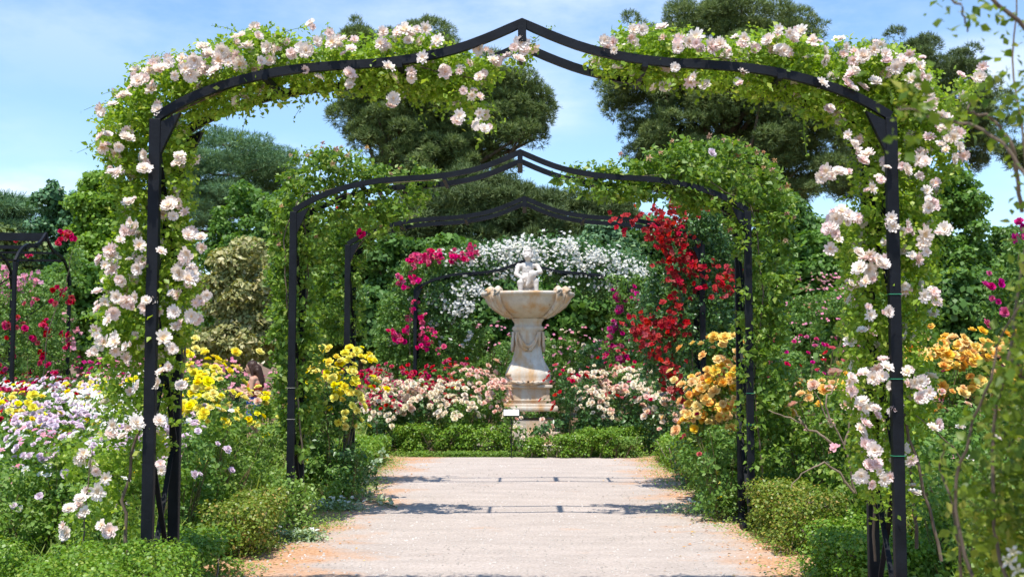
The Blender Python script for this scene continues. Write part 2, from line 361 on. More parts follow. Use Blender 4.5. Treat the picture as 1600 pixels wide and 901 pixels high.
def poly_pts(poly, n):
    p = np.asarray(poly, float); lo = p.min(0); hi = p.max(0); out = np.zeros((0, 2))
    while len(out) < n:
        q = lo+rng.random((n*2, 2))*(hi-lo); out = np.concatenate([out, q[in_poly(p, q[:, 0], q[:, 1])]])
    return out[:n]
def blob_leaves(C, R, T, n, size, up=.35, rnd=.7, lower=.45, inner=.35, svar=.3, tuft=False):
    C = np.asarray(C, float); R = np.asarray(R, float)
    if R.ndim == 1: R = R[:, None]*np.array([1, 1, .85])
    w = (R.prod(1))**(2/3); w /= w.sum(); idx = rng.choice(len(C), size=n, p=w)
    D = rsph(n); low = (D[:, 2] < -.1) & (rng.random(n) > lower); D[low, 2] *= -1
    f = 1-inner*np.abs(rng.normal(size=n))*.6; f = np.clip(f, .15, 1.1)
    P = C[idx]+R[idx]*D*f[:, None]
    Nn = unit(D*.8+np.array([0, 0, up])+rnd*rsph(n)); S = size*(1+svar*rng.normal(size=n)).clip(.4, 1.7)
    if tuft: return scat(T, P, None, S, Y=D+np.array([0, 0, .5])+.5*rsph(n))
    return scat(T, P, Nn, S)

# ------------------------------------------------------------------ blossoms (shared meshes, several of each kind)
def petal(w, l, cup, point):
    """3x3 grid petal growing along +y, curling up (z)"""
    V = []
    for j, t in enumerate((0, .5, 1)):
        ww = w*(.3, 1, .5 if point == .4 else .72 if point == .5 else .35 if point else .75)[j]
        for i in (-1, 0, 1):
            V.append((i*ww/2, l*t-(.07*l*(1-abs(i)) if t == 1 and point == .5 else 0), cup*l*(t**1.5)+.12*l*abs(i)*(t > 0)-(.06*l if t == 1 and not point else 0)))
    Q = [(a, a+1, a+4, a+3) for a in (0, 1, 3, 4)]
    return np.array(V), np.array(Q)
def bloom_geo(style, seed):
    r = np.random.default_rng(seed); V = []; Q = []; v = []; n = 0
    if style == 'semi' and seed % 2: whorls = [(9, .60, .12, .30, .4), (8, .50, .42, .26, .4), (6, .36, .9, .2, .4)]
    elif style == 'semi': whorls = [(8, .58, .10, .40, .5), (8, .50, .38, .36, .5), (7, .38, .8, .28, .5), (5, .22, 1.5, .18, .5)]
    elif style == 'full': whorls = [(6, .52, .15, .50, 0), (6, .46, .55, .46, 0), (5, .38, 1.1, .4, 0), (5, .28, 2.0, .32, 0), (4, .18, 3.2, .22, 0)]
    elif style == 'dead': whorls = [(5, .42, -.5, .2, 1), (5, .34, .8, .16, 1)]
    else: whorls = [(5, .5, .25, .42, 0), (4, .28, .9, .25, 0)]   # small
    for wi, (k, l, cup, w, pt) in enumerate(whorls):
        a0 = r.random()*6.28
        for i in range(k):
            a = a0+6.283*i/k+r.normal()*.12; L = l*(1+.12*r.normal()); cu = cup*(1+.25*r.normal())
            tl = 1/math.sqrt(1+cu*cu)
            P, q = petal(w, L*tl, cu, pt)
            P[:, 1] += .03; c, s = math.cos(a), math.sin(a); tw = r.normal()*.15
            P[:, 2] += P[:, 0]*tw+wi*.02
            P = np.stack([P[:, 0]*c-P[:, 1]*s, P[:, 0]*s+P[:, 1]*c, P[:, 2]], -1)
            V.append(P); Q.append(q+n); n += len(P)
            v += [.1+.15*(len(whorls)-1-wi)]*2+[.6+.15*r.random()]*2 if style != 'full' else [.55-.12*wi]*2+[.95-.14*wi]*2
    if style == 'semi':      # stamens
        for i in range(7):
            a = r.random()*6.28; b = .07*r.random()**.5
            c = np.array([b*math.cos(a), b*math.sin(a), .1]); e = .025
            V.append(c+np.array([[-e, -e, 0], [e, -e, 0], [e, e, .03], [-e, e, .03]])); Q.append(np.array([[0, 1, 2, 3]])+n); n += 4; v += [0.]
    return np.concatenate(V), np.concatenate(Q), np.array(v)
GEO = {s: [bloom_geo(s, 10*k+i) for i in range(4)] for k, s in enumerate(('semi', 'full', 'small', 'dead'))}
STYLE = dict(blush='semi', rosy='semi', rosepink='full', pink='small', white='small', lilac='full', yellow='full', gold='full', peach='full', cream='full', red='small', crimson='full', magenta='full', dead='dead')
BM = {}
def bloom_mesh(kind, style=None):
    style = style or STYLE[kind]; k = (kind, style)
    if k not in BM:
        BM[k] = []
        for V, Q, v in GEO[style]:
            o = mk('blossom', V, Q, PET[kind], None, v, smooth=True); BM[k].append(o.data); bpy.data.objects.remove(o)
    return random.choice(BM[k])
def put_blooms(root, P, Nn, S, kind, style=None, cap=100, name='blossom'):
    """the first `cap` (nearest the camera first) as parts, any rest as one part marked stuff; P in root space"""
    n = len(P)
    if n == 0: return
    order = np.argsort(P[:, 1]); S = np.broadcast_to(np.asarray(S, float), (n,)); Nn = unit(np.asarray(Nn))
    for i in order[:cap]:
        q = Vector(Nn[i]).to_track_quat('Z', 'Y').to_euler(); 
        o = inst(name, bloom_mesh(kind, style), root, P[i], q, float(S[i]))
    rest = order[cap:]
    if len(rest):
        a = Acc(); st = style or STYLE[kind]; grp = np.array_split(rest, 4)
        for g, gi in zip(grp, range(4)):
            if len(g):
                V, Q, v = GEO[st][gi]; W_ = scat((V, Q), P[g], Nn[g], S[g]); a.add((W_[0], W_[1], np.tile(v, len(g))))
        o = a.obj('blossoms', PET[kind], root); o['kind'] = 'stuff'

# ================================================================== THE SETTING
def ground():
    bm = bmesh.new(); s = 1200
    vs = [bm.verts.new(p) for p in ((-s, -s, 0), (s, -s, 0), (s, s, 0), (-s, s, 0))]; bm.faces.new(vs)
    tag(bmobj('ground', bm, M['soil']), 'brown garden soil under the flower beds', None, kind='structure')
    bm = bmesh.new(); L = []; R = []
    ys = np.arange(-8, 19.4, .35)
    wl = np.cumsum(rng.normal(size=len(ys)))*.03; wl -= np.linspace(wl[0], wl[-1], len(ys)); wr = np.cumsum(rng.normal(size=len(ys)))*.03; wr -= np.linspace(wr[0], wr[-1], len(ys))
    for y, a, b in zip(ys, wl, wr):
        L.append(bm.verts.new((-2.3+a+rng.normal()*.02, y, .004))); R.append(bm.verts.new((2.3+b+rng.normal()*.02, y, .004)))
    for i in range(len(ys)-1): bm.faces.new((L[i], R[i], R[i+1], L[i+1]))
    tag(bmobj('path', bm, M['path']), 'pale gravel garden path with orange dirt along its edges', None, kind='structure')
ground()

# ------------------------------------------------------------------ arches
PROF = [(2.21, 3.07), (2.05, 3.165), (1.76, 3.28), (1.45, 3.352), (1.15, 3.383), (.85, 3.402), (.6, 3.437), (.38, 3.49), (.18, 3.565), (0, 3.645)]
def smooth_prof(hs):
    xs = np.array([p[0] for p in PROF][::-1]); zs = np.array([p[1] for p in PROF][::-1])
    x = np.linspace(0, 2.21, 28)
    # Catmull-Rom through the points
    out = []
    for q in x:
        i = min(max(np.searchsorted(xs, q)-1, 0), len(xs)-2); t = (q-xs[i])/(xs[i+1]-xs[i])
        m = np.gradient(zs, xs); h = xs[i+1]-xs[i]
        z = (2*t**3-3*t**2+1)*zs[i]+(t**3-2*t**2+t)*h*m[i]+(-2*t**3+3*t**2)*zs[i+1]+(t**3-t**2)*h*m[i+1]
        out.append((q*hs/2.21, float(z)))
    return out
def arch(loc, label, hs=2.21, dep=.5, rz=0, pw=.068, bh=.052, ties=False, nx=3, group='black iron rose arches', nframe=2):
    t = thing('garden_arch', label, 'arch', loc, group, rz)
    pr = smooth_prof(hs); pts = [(-x, z) for x, z in pr[::-1]]+[(x, z) for x, z in pr[1:]]
    for k in range(nframe):
        y = dep*k/(nframe-1)
        bm = bmesh.new(); sweep(bm, [(x, y, z) for x, z in pts], .034, bh); bmobj('beam', bm, M['iron'], t)
        for s in (-1, 1):
            bm = bmesh.new(); box(bm, (s*hs, y, 1.53), (pw, .05, 3.06), bevel=.006); box(bm, (s*hs, y, .035), (.2, .2, .05), bevel=.005)
            bmobj('post', bm, M['iron'], t)
            bm = bmesh.new()      # gusset in the corner
            a = [(s*(hs-.03), 2.84), (s*(hs-.03), 3.04), (s*(hs-.15), 3.10)]
            f = [bm.verts.new((x, y-.018, z)) for x, z in a]; b = [bm.verts.new((x, y+.018, z)) for x, z in a]
            bm.faces.new(f); bm.faces.new(b[::-1])
            for i in range(3): bm.faces.new((f[i], b[i], b[(i+1) % 3], f[(i+1) % 3]))
            bmobj('gusset', bm, M['iron'], t)
    for x, z in ((0, 3.6), (.74, 3.395), (-.74, 3.395), (1.55, 3.32), (-1.55, 3.32)):
        bm = bmesh.new(); x2 = x*hs/2.21; box(bm, (x2, dep/2, z-.01), (.035 if x else .05, dep+.06, .035 if x else .13)); bmobj('crossbar', bm, M['iron'], t)
    for s in (-1, 1):
        bm = bmesh.new(); 
        z0 = .15
        for i in range(nx):
            z1 = z0+2.75/nx
            bar(bm, (s*hs-.012, .03, z0), (s*hs-.012, dep-.03, z1-.04), .012, .03, up=(1, 0, 0)); bar(bm, (s*hs+.012, .03, z1-.04), (s*hs+.012, dep-.03, z0), .012, .03, up=(1, 0, 0))
            z0 = z1
        bmobj('side_lattice', bm, M['iron'], t)
    if ties:
        for s, zs in ties:
            for z in zs:
                bm = bmesh.new(); box(bm, (s*hs, 0, z), (pw+.008, .058, .004)); bmobj('tie', bm, M['tie'] if s > 0 else M['twine'], t)
    return t
A1, A2, A3, A4 = 6.7, 10.9, 14.0, 22.7
arch((0, A1, 0), 'largest and nearest black iron arch covered with blush climbing roses', ties=[(1, (1.05, 1.5, 2.0))])
arch((-.02, A2, 0), 'second black iron arch, with leafy green climbers and faded blooms', ties=[(-1, (1.05, 1.35)), (1, (1.0, 1.3))])
arch((.03, A3, 0), 'third black iron arch, red climbing rose over its right side')
arch((.05, A4, 0), 'small farthest black iron arch directly behind the stone fountain')
arch((-7.64, 17.9, 0), 'black iron pergola arch at the left edge among red roses', hs=1.55, dep=1.9, rz=math.radians(98), nframe=3, nx=2, pw=.075)

# ------------------------------------------------------------------ climbers
def climber(name, label, polys, d0, d1, n, mt, size, T=T_LEAF, stems=(), clump=.07, group='climbing roses on the arches', spread=1.0, cat='climbing rose', shoots=130):
    """polys: [(photo outline, share)]; foliage fills the real depth d0..d1 behind it"""
    base = at(polys[0][0][0][0], HOR, (d0+d1)/2); t = thing(name, label, cat, (base[0], (d0+d1)/2, 0), group)
    a = Acc(); O = np.array(t.location); allp = []
    for poly, share in polys:
        m = int(n*share); k = max(8, int(m/22))
        pc = poly_pts(poly, k); dd = d0+(d1-d0)*rng.random(k)
        C = at(pc[:, 0], pc[:, 1], dd); idx = rng.integers(0, k, m)
        D = rsph(m); rad = clump*(1+.4*rng.normal(size=k)).clip(.3, 2)
        P = C[idx]+D*(rad[idx]*rng.random(m)**.4)[:, None]*spread*np.array([1.1, 1.1, .9])
        Nn = unit(D*.5+np.array([0, -.15, .45])+.8*rsph(m)); S = size*(1+.28*rng.normal(size=m)).clip(.45, 1.6)
        a.add(scat(T, P-O, Nn, S)); allp.append(C)
    CC = np.concatenate(allp)-O; ls = []
    for i in rng.choice(len(CC), min(shoots, len(CC)), replace=False):      # young shoots reaching out of the mass
        dr = unit(np.array([rng.normal(), -.5*rng.random(), .7+.5*rng.random()]) if rng.random() < .72 else np.array([rng.normal()*.5, -.4, -1.])); L_ = .10+.22*rng.random()**1.5
        tt = np.linspace(0, 1, 7)[:, None]; q = CC[i]+dr*L_*tt+np.array([rng.normal()*.05, 0, -.10])*tt**2; tv, tq = tubes([(q, np.linspace(.0028, .0012, 7))], 4); a.add((tv, tq, np.full(len(tq), .3)))
        m = int(L_/size*3.2); f = rng.random(m); P = np.stack([np.interp(f, tt[:, 0], q[:, j]) for j in range(3)], -1)+rng.normal(size=(m, 3))*size*.35
        a.add(scat(T, P, rsph(m)+[0, -.2, .6], size*(1.05-.45*f)))
    a.obj('foliage', mt, t); stems = stems or ()
    if ls or stems:
        for pts, dd, r in stems:
            pp = np.array(pts, float); q = at(pp[:, 0], pp[:, 1], dd)-O
            tt = np.linspace(0, 1, len(q)); ti = np.linspace(0, 1, len(q)*4); q = np.stack([np.interp(ti, tt, q[:, i]) for i in range(3)], -1)
            q[1:-1] += rng.normal(size=(len(q)-2, 3))*r*.5
            q[:, 1] += .09; ls.append((q, np.linspace(r*.8, r*.3, len(q))))
        V, Q = tubes(ls); mk('stem', V, Q, M['bark'], t, smooth=True)
    return t, np.concatenate(allp)
def blooms_at(t, px, d, kind, size, style=None, cap=100, near=1.0, jit=5, svar=.15, up=.35, name='blossom'):
    px = np.asarray(px, float); n = len(px); px = px+rng.normal(size=px.shape)*jit
    P = at(px[:, 0], px[:, 1], d)-np.array(t.location); 
    Nn = unit(np.array([0, -near, up])+.75*rsph(n)); put_blooms(t, P, Nn, size*(1+svar*rng.normal(size=n)).clip(.5, 1.5), kind, style, cap, name)
LB = [(160,178),(175,160),(200,215),(167,212),(183,230),(160,232),(195,150),(215,110),(235,108),(175,270),(225,245),(230,262),(275,240),(275,255),(242,95),(215,125),(250,110),(270,118),(290,105),(310,95),(325,85),(340,95),(355,100),(300,120),(330,110),(240,140),(245,172),(390,75),(405,55),(420,72),(405,95),(430,80),(455,85),(470,70),(480,80),(487,35),(495,65),(515,68),(530,70),(550,72),(372,60),(378,100),(465,75),(548,125),(535,60),(600,55),(600,68),(637,48),(650,42),(665,47),(640,62),(680,65),(690,105),(615,155),(545,132),(495,122),(720,110),(745,80),(765,80),(770,95),(750,115),(725,140),(735,147),(718,180),(752,175),(762,200),(808,72),(822,80),(815,97),(605,105),(640,120),(660,90),(322,72),(348,82),(285,92),(262,100),
 (200,320),(180,268),(270,315),(276,335),(295,365),(180,385),(175,400),(215,355),(190,375),(205,400),(220,385),(150,415),(165,418),(255,395),(300,415),(305,428),(290,400),(215,420),(160,470),(150,475),(195,465),(210,468),(225,470),(235,475),(185,462),(250,490),(270,460),(275,485),(325,465),(315,468),(300,490),(190,440),(270,510),(150,530),(165,535),(180,530),(195,540),(205,535),(145,545),(255,530),(270,545),(260,570),(250,580),(245,595),(285,600),(220,610),(190,680),(130,705),(135,770),(125,780),(130,800),(110,795),(105,832),(160,820),(175,665),(250,655),(255,740),(215,665),(165,745),(155,770),(205,350),(180,540),(290,440),(312,365),(168,500),(285,425),(262,320)]
RB = [(990,45),(1000,42),(1035,42),(945,65),(960,75),(1060,70),(1075,65),(1085,68),(1090,60),(1110,75),(1120,70),(1130,75),(1150,60),(1165,65),(1180,70),(1200,60),(1215,50),(1230,50),(1240,55),(1215,75),(1225,80),(1250,50),(1265,65),(1050,110),(1080,120),(1150,130),(1160,115),(1270,70),(1320,75),(1350,85),(1365,80),(1385,85),(1375,70),(1330,115),(1350,90),(1340,107),(1335,135),(1365,135),(1285,130),(1400,105),(1415,95),(1430,95),(1440,110),(1390,110),(1445,125),(1410,90),(1425,120),(1440,135),(1450,150),(1530,120),(1520,126),(1300,165),(1460,165),(1465,180),(1480,185),(1485,200),(1470,205),(1490,215),(1495,230),(1475,235),(1480,215),(1490,245),(1465,225),(1325,210),(1335,225),(1340,235),(1355,245),(1290,270),(1300,272),(1310,270),(1285,275),(1385,260),(1390,255),(1370,275),(1365,290),(1415,265),(1440,255),(1450,250),(1460,285),(1450,300),(1435,275),(1315,330),(1325,340),(1305,340),(1300,355),(1310,370),(1295,390),(1330,345),(1390,340),(1395,355),(1420,350),(1450,325),(1450,310),(1475,355),(1445,365),(1360,400),(1370,405),(1345,395),(1355,420),(1340,415),(1365,430),(1330,440),(1350,440),(1440,380),(1425,400),(1450,395),(1380,410),(1455,455),(1465,460),(1445,465),(1415,445),(1360,490),(1385,485),(1345,515),(1335,590),(1350,580),(1365,590),(1380,575),(1390,570),(1395,600),(1330,600),(1375,585),(1345,630),(1355,635),(1370,640),(1395,640),(1405,635),(1345,670),(1355,678),(1350,690),(1430,600),(1440,595),(1420,580),(1440,620),(1450,615),(1460,670),(1425,725),(1375,735),(1380,745),(1350,745),(1370,700)]
def front_climbers():
    left = [([(262,182),(225,200),(175,235),(158,195),(185,150),(215,112),(300,85),(370,58),(400,50),(470,68),(520,62),(570,75),(620,45),(690,65),(735,95),(775,92),(770,125),(740,135),(700,150),(640,135),(560,112),(470,118),(400,135),(330,155)], .42),
            ([(290,200),(400,165),(470,140),(560,145),(640,150),(700,170),(738,190),(760,205),(765,180),(730,130),(640,110),(500,105),(400,125),(300,160)], .12),
            ([(165,190),(285,190),(300,240),(290,340),(305,420),(300,500),(275,560),(215,570),(160,540),(165,470),(185,380),(180,290),(160,240)], .36),
            ([(160,560),(280,560),(270,660),(250,740),(180,740),(165,660)], .06), ([(110,690),(220,700),(210,850),(110,840)], .035), ([(800,80),(830,72),(826,92),(802,95)], .005)]
    t, C = climber('climbing_rose', 'blush pink climbing rose on the left side of the nearest arch', left, A1+.05, A1+.58, 40000, M['rose_bright'], .034,
        stems=[([(190,870),(185,780),(200,700),(235,600),(240,500),(225,380),(235,260),(262,170),(420,105),(600,90),(760,120)], A1-.02, .013), ([(225,860),(215,700),(228,540),(215,400),(230,240),(300,130),(470,80),(690,75)], A1+.25, .011),
               ([(262,870),(262,700),(285,560),(270,400),(262,250)], A1+.55, .016), ([(120,850),(128,760),(135,700)], A1-.1, .006), ([(690,120),(730,150),(762,205)], A1+.1, .005), ([(760,85),(800,82),(825,88)], A1+.1, .004)])
    b = np.array(LB); b2 = b[rng.random(len(b)) < .85]+rng.normal(size=(int(0), 2)) if False else b
    blooms_at(t, b, A1-.10+.14*rng.random(len(b)), 'blush', .064, jit=2.5, svar=.22)
    blooms_at(t, b, A1-.04+.14*rng.random(len(b)), 'rosy', .055, jit=8, cap=0, svar=.25)
    ex = C[rng.integers(0, len(C), 150)]-np.array(t.location)+rng.normal(size=(150, 3))*.03; put_blooms(t, ex, rsph(150)+[0, -.2, .6], .072, 'blush', cap=0)
    right = [([(930,100),(950,65),(985,48),(1040,48),(1090,70),(1150,72),(1210,52),(1260,62),(1300,80),(1370,72),(1425,90),(1450,115),(1455,160),(1400,170),(1340,150),(1260,128),(1180,108),(1090,100),(1000,98),(940,115)], .36),
             ([(935,115),(1000,130),(1110,138),(1210,160),(1290,185),(1350,215),(1380,200),(1380,160),(1260,120),(1000,95)], .14),
             ([(1330,160),(1450,120),(1500,190),(1500,250),(1465,300),(1460,420),(1450,540),(1320,540),(1330,440),(1305,370),(1345,300),(1330,220)], .36),
             ([(1320,540),(1450,540),(1460,660),(1400,720),(1335,700)], .10), ([(1330,700),(1440,700),(1430,800),(1360,800)], .03), ([(1500,130),(1535,115),(1540,130),(1505,150)], .005)]
    t, C = climber('climbing_rose', 'blush pink climbing rose on the right side of the nearest arch', right, A1+.05, A1+.58, 40000, M['rose_bright'], .034,
        stems=[([(1480,880),(1450,760),(1420,640),(1400,500),(1410,350),(1390,200),(1340,130),(1150,85),(960,85)], A1+.02, .013), ([(1375,880),(1370,700),(1380,540),(1360,380),(1390,240),(1300,120),(1100,75)], A1+.3, .011),
               ([(1440,860),(1425,700),(1440,500),(1430,300)], A1+.5, .015), ([(1450,165),(1490,145),(1530,122)], A1, .004), ([(1595,820),(1540,770),(1500,700),(1440,650)], A1-.05, .009)])
    b = np.array(RB); blooms_at(t, b, A1-.10+.14*rng.random(len(b)), 'blush', .064, jit=2.5, svar=.22)
    blooms_at(t, b, A1-.04+.14*rng.random(len(b)), 'rosy', .055, jit=8, cap=0, svar=.25)
    ex = C[rng.integers(0, len(C), 150)]-np.array(t.location)+rng.normal(size=(150, 3))*.03; put_blooms(t, ex, rsph(150)+[0, -.2, .6], .072, 'blush', cap=0)
front_climbers()
def other_climbers():
    t, C = climber('climbing_rose', 'green climbing rose with withered blooms on the left of the second arch',
        [([(430,420),(440,340),(430,290),(450,250),(510,235),(560,245),(610,265),(690,270),(680,285),(600,292),(520,298),(470,320),(480,420),(500,540),(500,640),(470,720),(435,680),(445,560)], .62),
         ([(480,310),(560,300),(640,290),(690,295),(640,330),(600,370),(540,345),(490,420)], .2), ([(420,300),(450,310),(450,700),(425,560)], .18)],
        A2+.07, A2+.7, 11000, M['rose'], .058, stems=[([(470,725),(462,600),(445,480),(440,360),(470,300),(560,285),(680,280)], A2, .012), ([(445,720),(470,560),(480,420),(470,330),(540,300)], A2+.3, .014)])
    P = C[rng.integers(0, len(C), 50)]; P = P[P[:, 2] > 2.2]-np.array(t.location)+[0, 0, .08]; put_blooms(t, P, np.array([0, -.6, .6])+.6*rsph(len(P)), .055, 'dead')
    blooms_at(t, [(455,240),(485,245),(500,228),(528,236),(575,228),(545,248),(515,255),(440,320),(430,390)], A2, 'dead', .065)
    t, C = climber('climbing_rose', 'green climbing rose with withered tips on the right of the second arch',
        [([(1060,330),(1040,250),(1060,225),(1120,215),(1180,235),(1225,275),(1240,340),(1235,430),(1225,530),(1230,640),(1215,730),(1180,745),(1160,640),(1165,500),(1150,380),(1120,330)], .68),
         ([(865,285),(900,255),(960,262),(1020,240),(1080,230),(1100,300),(1090,330),(1000,310),(930,310)], .24), ([(1150,420),(1230,420),(1225,700),(1160,700)], .08)],
        A2-.02, A2+.7, 14500, M['rose'], .058, stems=[([(1195,740),(1180,600),(1195,450),(1180,320),(1090,270),(900,275)], A2, .012), ([(1170,745),(1200,560),(1215,400),(1190,280),(1080,240)], A2+.4, .014)])
    blooms_at(t, [(1055,217),(1080,222),(1108,215),(1130,218),(1150,213),(1160,225),(1175,228),(1195,240),(1205,252),(1215,265),(1228,285),(1222,300),(1035,238),(1010,245),(1180,245),(1150,235),(1185,262),(1235,330),(1225,345),(1120,300),(1115,310),(980,240),(1235,380),(1140,360),(1225,370)], A2, 'dead', .07)
    blooms_at(t, [(1108,237)], A2-.1, 'lilac', .1)
    t, C = climber('climbing_rose', 'thin green climbing rose with a few red blooms, left of third arch',
        [([(470,420),(520,340),(560,325),(640,325),(650,345),(590,370),(560,420),(570,520),(500,540),(470,500)], .8), ([(490,330),(560,310),(600,340),(520,400)], .2)], A3+.05, A3+.7, 6000, M['rose'], .055,
        stems=[([(545,700),(540,540),(545,400),(590,350),(650,335)], A3, .012)])
    blooms_at(t, [(545,322),(560,317),(583,315),(563,362),(522,328),(552,335)], A3-.1, 'crimson', .08)
    t, C = climber('climbing_rose', 'deep red climbing rose smothering the right side of the third arch',
        [([(1010,340),(1040,315),(1100,320),(1140,380),(1165,440),(1160,520),(1100,560),(1070,640),(1010,600),(980,520),(1000,450),(1030,420),(1010,380)], .75), ([(1080,320),(1150,340),(1160,420),(1100,420)], .25)], A3-.1, A3+.8, 13000, M['rose_dark'], .05,
        stems=[([(1075,700),(1085,560),(1060,440),(1080,360),(1000,340)], A3, .012)])
    cl = poly_pts([(1020,340),(1050,318),(1105,325),(1075,370),(1090,420),(1070,480),(1050,560),(1075,600),(1070,640),(1050,630),(1030,560),(985,505),(1000,490),(1040,510),(1050,460),(1015,380)], 90)
    cl = np.concatenate([cl, poly_pts([(1105,415),(1150,415),(1158,450),(1130,465),(1100,440)], 8), poly_pts([(980,495),(1010,495),(1050,550),(1060,590),(1030,570)], 8), [(955,340),(1000,335),(975,345),(1110,320)]])
    px = cl[rng.integers(0, len(cl), 620)]+rng.normal(size=(620, 2))*8
    blooms_at(t, px, A3-.18+.3*rng.random(620), 'red', .07, jit=3, style='small')
    # arch 4
    t, C = climber('climbing_rose', 'crimson climbing rose up the left post of the farthest arch',
        [([(600,470),(620,420),(660,390),(720,388),(700,410),(665,440),(660,500),(700,540),(690,590),(580,590),(590,520)], 1)], A4+.05, A4+.9, 10000, M['rose_mid'], .06, stems=[([(640,620),(640,480),(670,410)], A4, .012)])
    cl = np.concatenate([poly_pts([(615,445),(640,392),(745,383),(745,400),(665,412),(640,450)], 26), poly_pts([(612,500),(660,480),(670,545),(612,540)], 14), [(655,445),(668,515),(680,522),(645,470),(690,545)]])
    px = cl[rng.integers(0, len(cl), 230)]; blooms_at(t, px, A4-.1+.3*rng.random(230), 'rosepink', .085, jit=4)
    t, C = climber('rambling_rose', 'white rambling rose heaped over the farthest arch behind the fountain',
        [([(670,412),(720,390),(780,378),(830,374),(900,376),(960,386),(1005,402),(1025,425),(1000,470),(930,465),(880,440),(820,425),(760,440),(730,480),(700,520),(665,500),(670,440)], 1)], A4+.12, A4+2.2, 24000, M['rose_dark'], .065, clump=.16,
        stems=[([(1000,620),(1000,480),(960,410),(850,385)], A4+.4, .02)], group='climbing roses on the arches')
    cl = np.concatenate([poly_pts([(790,385),(820,377),(900,380),(960,395),(1010,420),(1010,438),(940,418),(860,402),(780,402)], 60), poly_pts([(700,430),(760,405),(860,410),(960,425),(990,450),(900,450),(850,420),(760,450),(720,500),(690,480)], 36)])
    cl = np.concatenate([cl, poly_pts([(690,405),(800,378),(800,395),(720,415)], 16)]); px = cl[rng.integers(0, len(cl), 1700)]; blooms_at(t, px, A4-.02+.3*rng.random(1700), 'white', .058, jit=7, style='small', up=.7)
    t, C = climber('climbing_rose', 'magenta climbing rose by the right post of the farthest arch',
        [([(950,430),(1010,430),(1015,500),(1000,580),(960,590),(940,540),(960,480)], 1)], A4-.6, A4+.6, 7000, M['rose_mid'], .06, stems=[([(985,620),(985,500),(985,440)], A4-.2, .012)])
    cl = poly_pts([(955,445),(1000,440),(1010,490),(985,560),(975,580),(950,540),(945,500),(965,480)], 24); px = cl[rng.integers(0, len(cl), 100)]
    blooms_at(t, px, A4-.6+.3*rng.random(100), 'magenta', .09, jit=4)
    t, C = climber('climbing_rose', 'white climbing rose with loose clusters left of the fountain',
        [([(590,470),(640,470),(740,470),(760,540),(720,580),(600,570)], 1)], A4+.5, A4+1.5, 7000, M['rose_mid'], .06, stems=[([(680,620),(690,480)], A4+.8, .012)])
    cl = poly_pts([(590,470),(650,450),(750,470),(750,540),(700,560),(600,540)], 22); px = cl[rng.integers(0, len(cl), 100)]; blooms_at(t, px, A4+.4+.3*rng.random(100), 'white', .08, jit=4)
    # around the left pergola
    t, C = climber('climbing_rose', 'red climbing rose twined through the pergola at the left edge',
        [([(-20,440),(20,430),(70,450),(105,400),(130,380),(125,440),(110,520),(105,600),(-20,610)], 1)], 18.7, 20.4, 8000, M['rose_mid'], .05, stems=[([(60,640),(70,520),(100,440),(110,390)], 17, .012)])
    cl = np.concatenate([poly_pts([(-10,480),(60,470),(110,520),(100,600),(-10,610)], 30), [(28,375),(47,373),(100,367),(112,368),(115,373),(92,378),(90,383),(40,400),(90,450),(82,470),(98,455),(115,455),(115,470),(95,460)]])
    px = cl[rng.integers(0, len(cl), 110)]; blooms_at(t, px, 18.4+.8*rng.random(110), 'crimson', .085, jit=4)
    t, C = climber('climbing_rose', 'pink rambling rose on the far side of the left pergola',
        [([(-20,410),(60,425),(115,470),(120,570),(60,560),(-20,500)], 1)], 21.0, 22.0, 8000, M['rose_mid'], .055, stems=[([(40,620),(40,460)], 20, .012)])
    cl = poly_pts([(-10,415),(40,425),(70,440),(60,470),(-10,470)], 30); cl = np.concatenate([cl, poly_pts([(95,480),(118,490),(115,560),(100,550)], 8)]); px = cl[rng.integers(0, len(cl), 170)]
    blooms_at(t, px, 20.8+.3*rng.random(170), 'pink', .085, jit=5)
    t, C = climber('climbing_rose', 'dark pink climbing rose at the right edge of the garden',
        [([(1545,440),(1560,400),(1600,345),(1640,340),(1640,520),(1550,540),(1530,500)], 1)], 14, 15, 6000, M['rose_mid'], .06, stems=[([(1580,680),(1580,500),(1600,380)], 14.5, .012)])
    blooms_at(t, [(1588,350),(1595,355),(1600,360),(1582,375),(1545,430),(1540,445),(1550,450),(1548,465),(1560,470),(1540,500),(1565,440),(1570,490)], 13.9, 'magenta', .1, jit=3)
other_climbers()

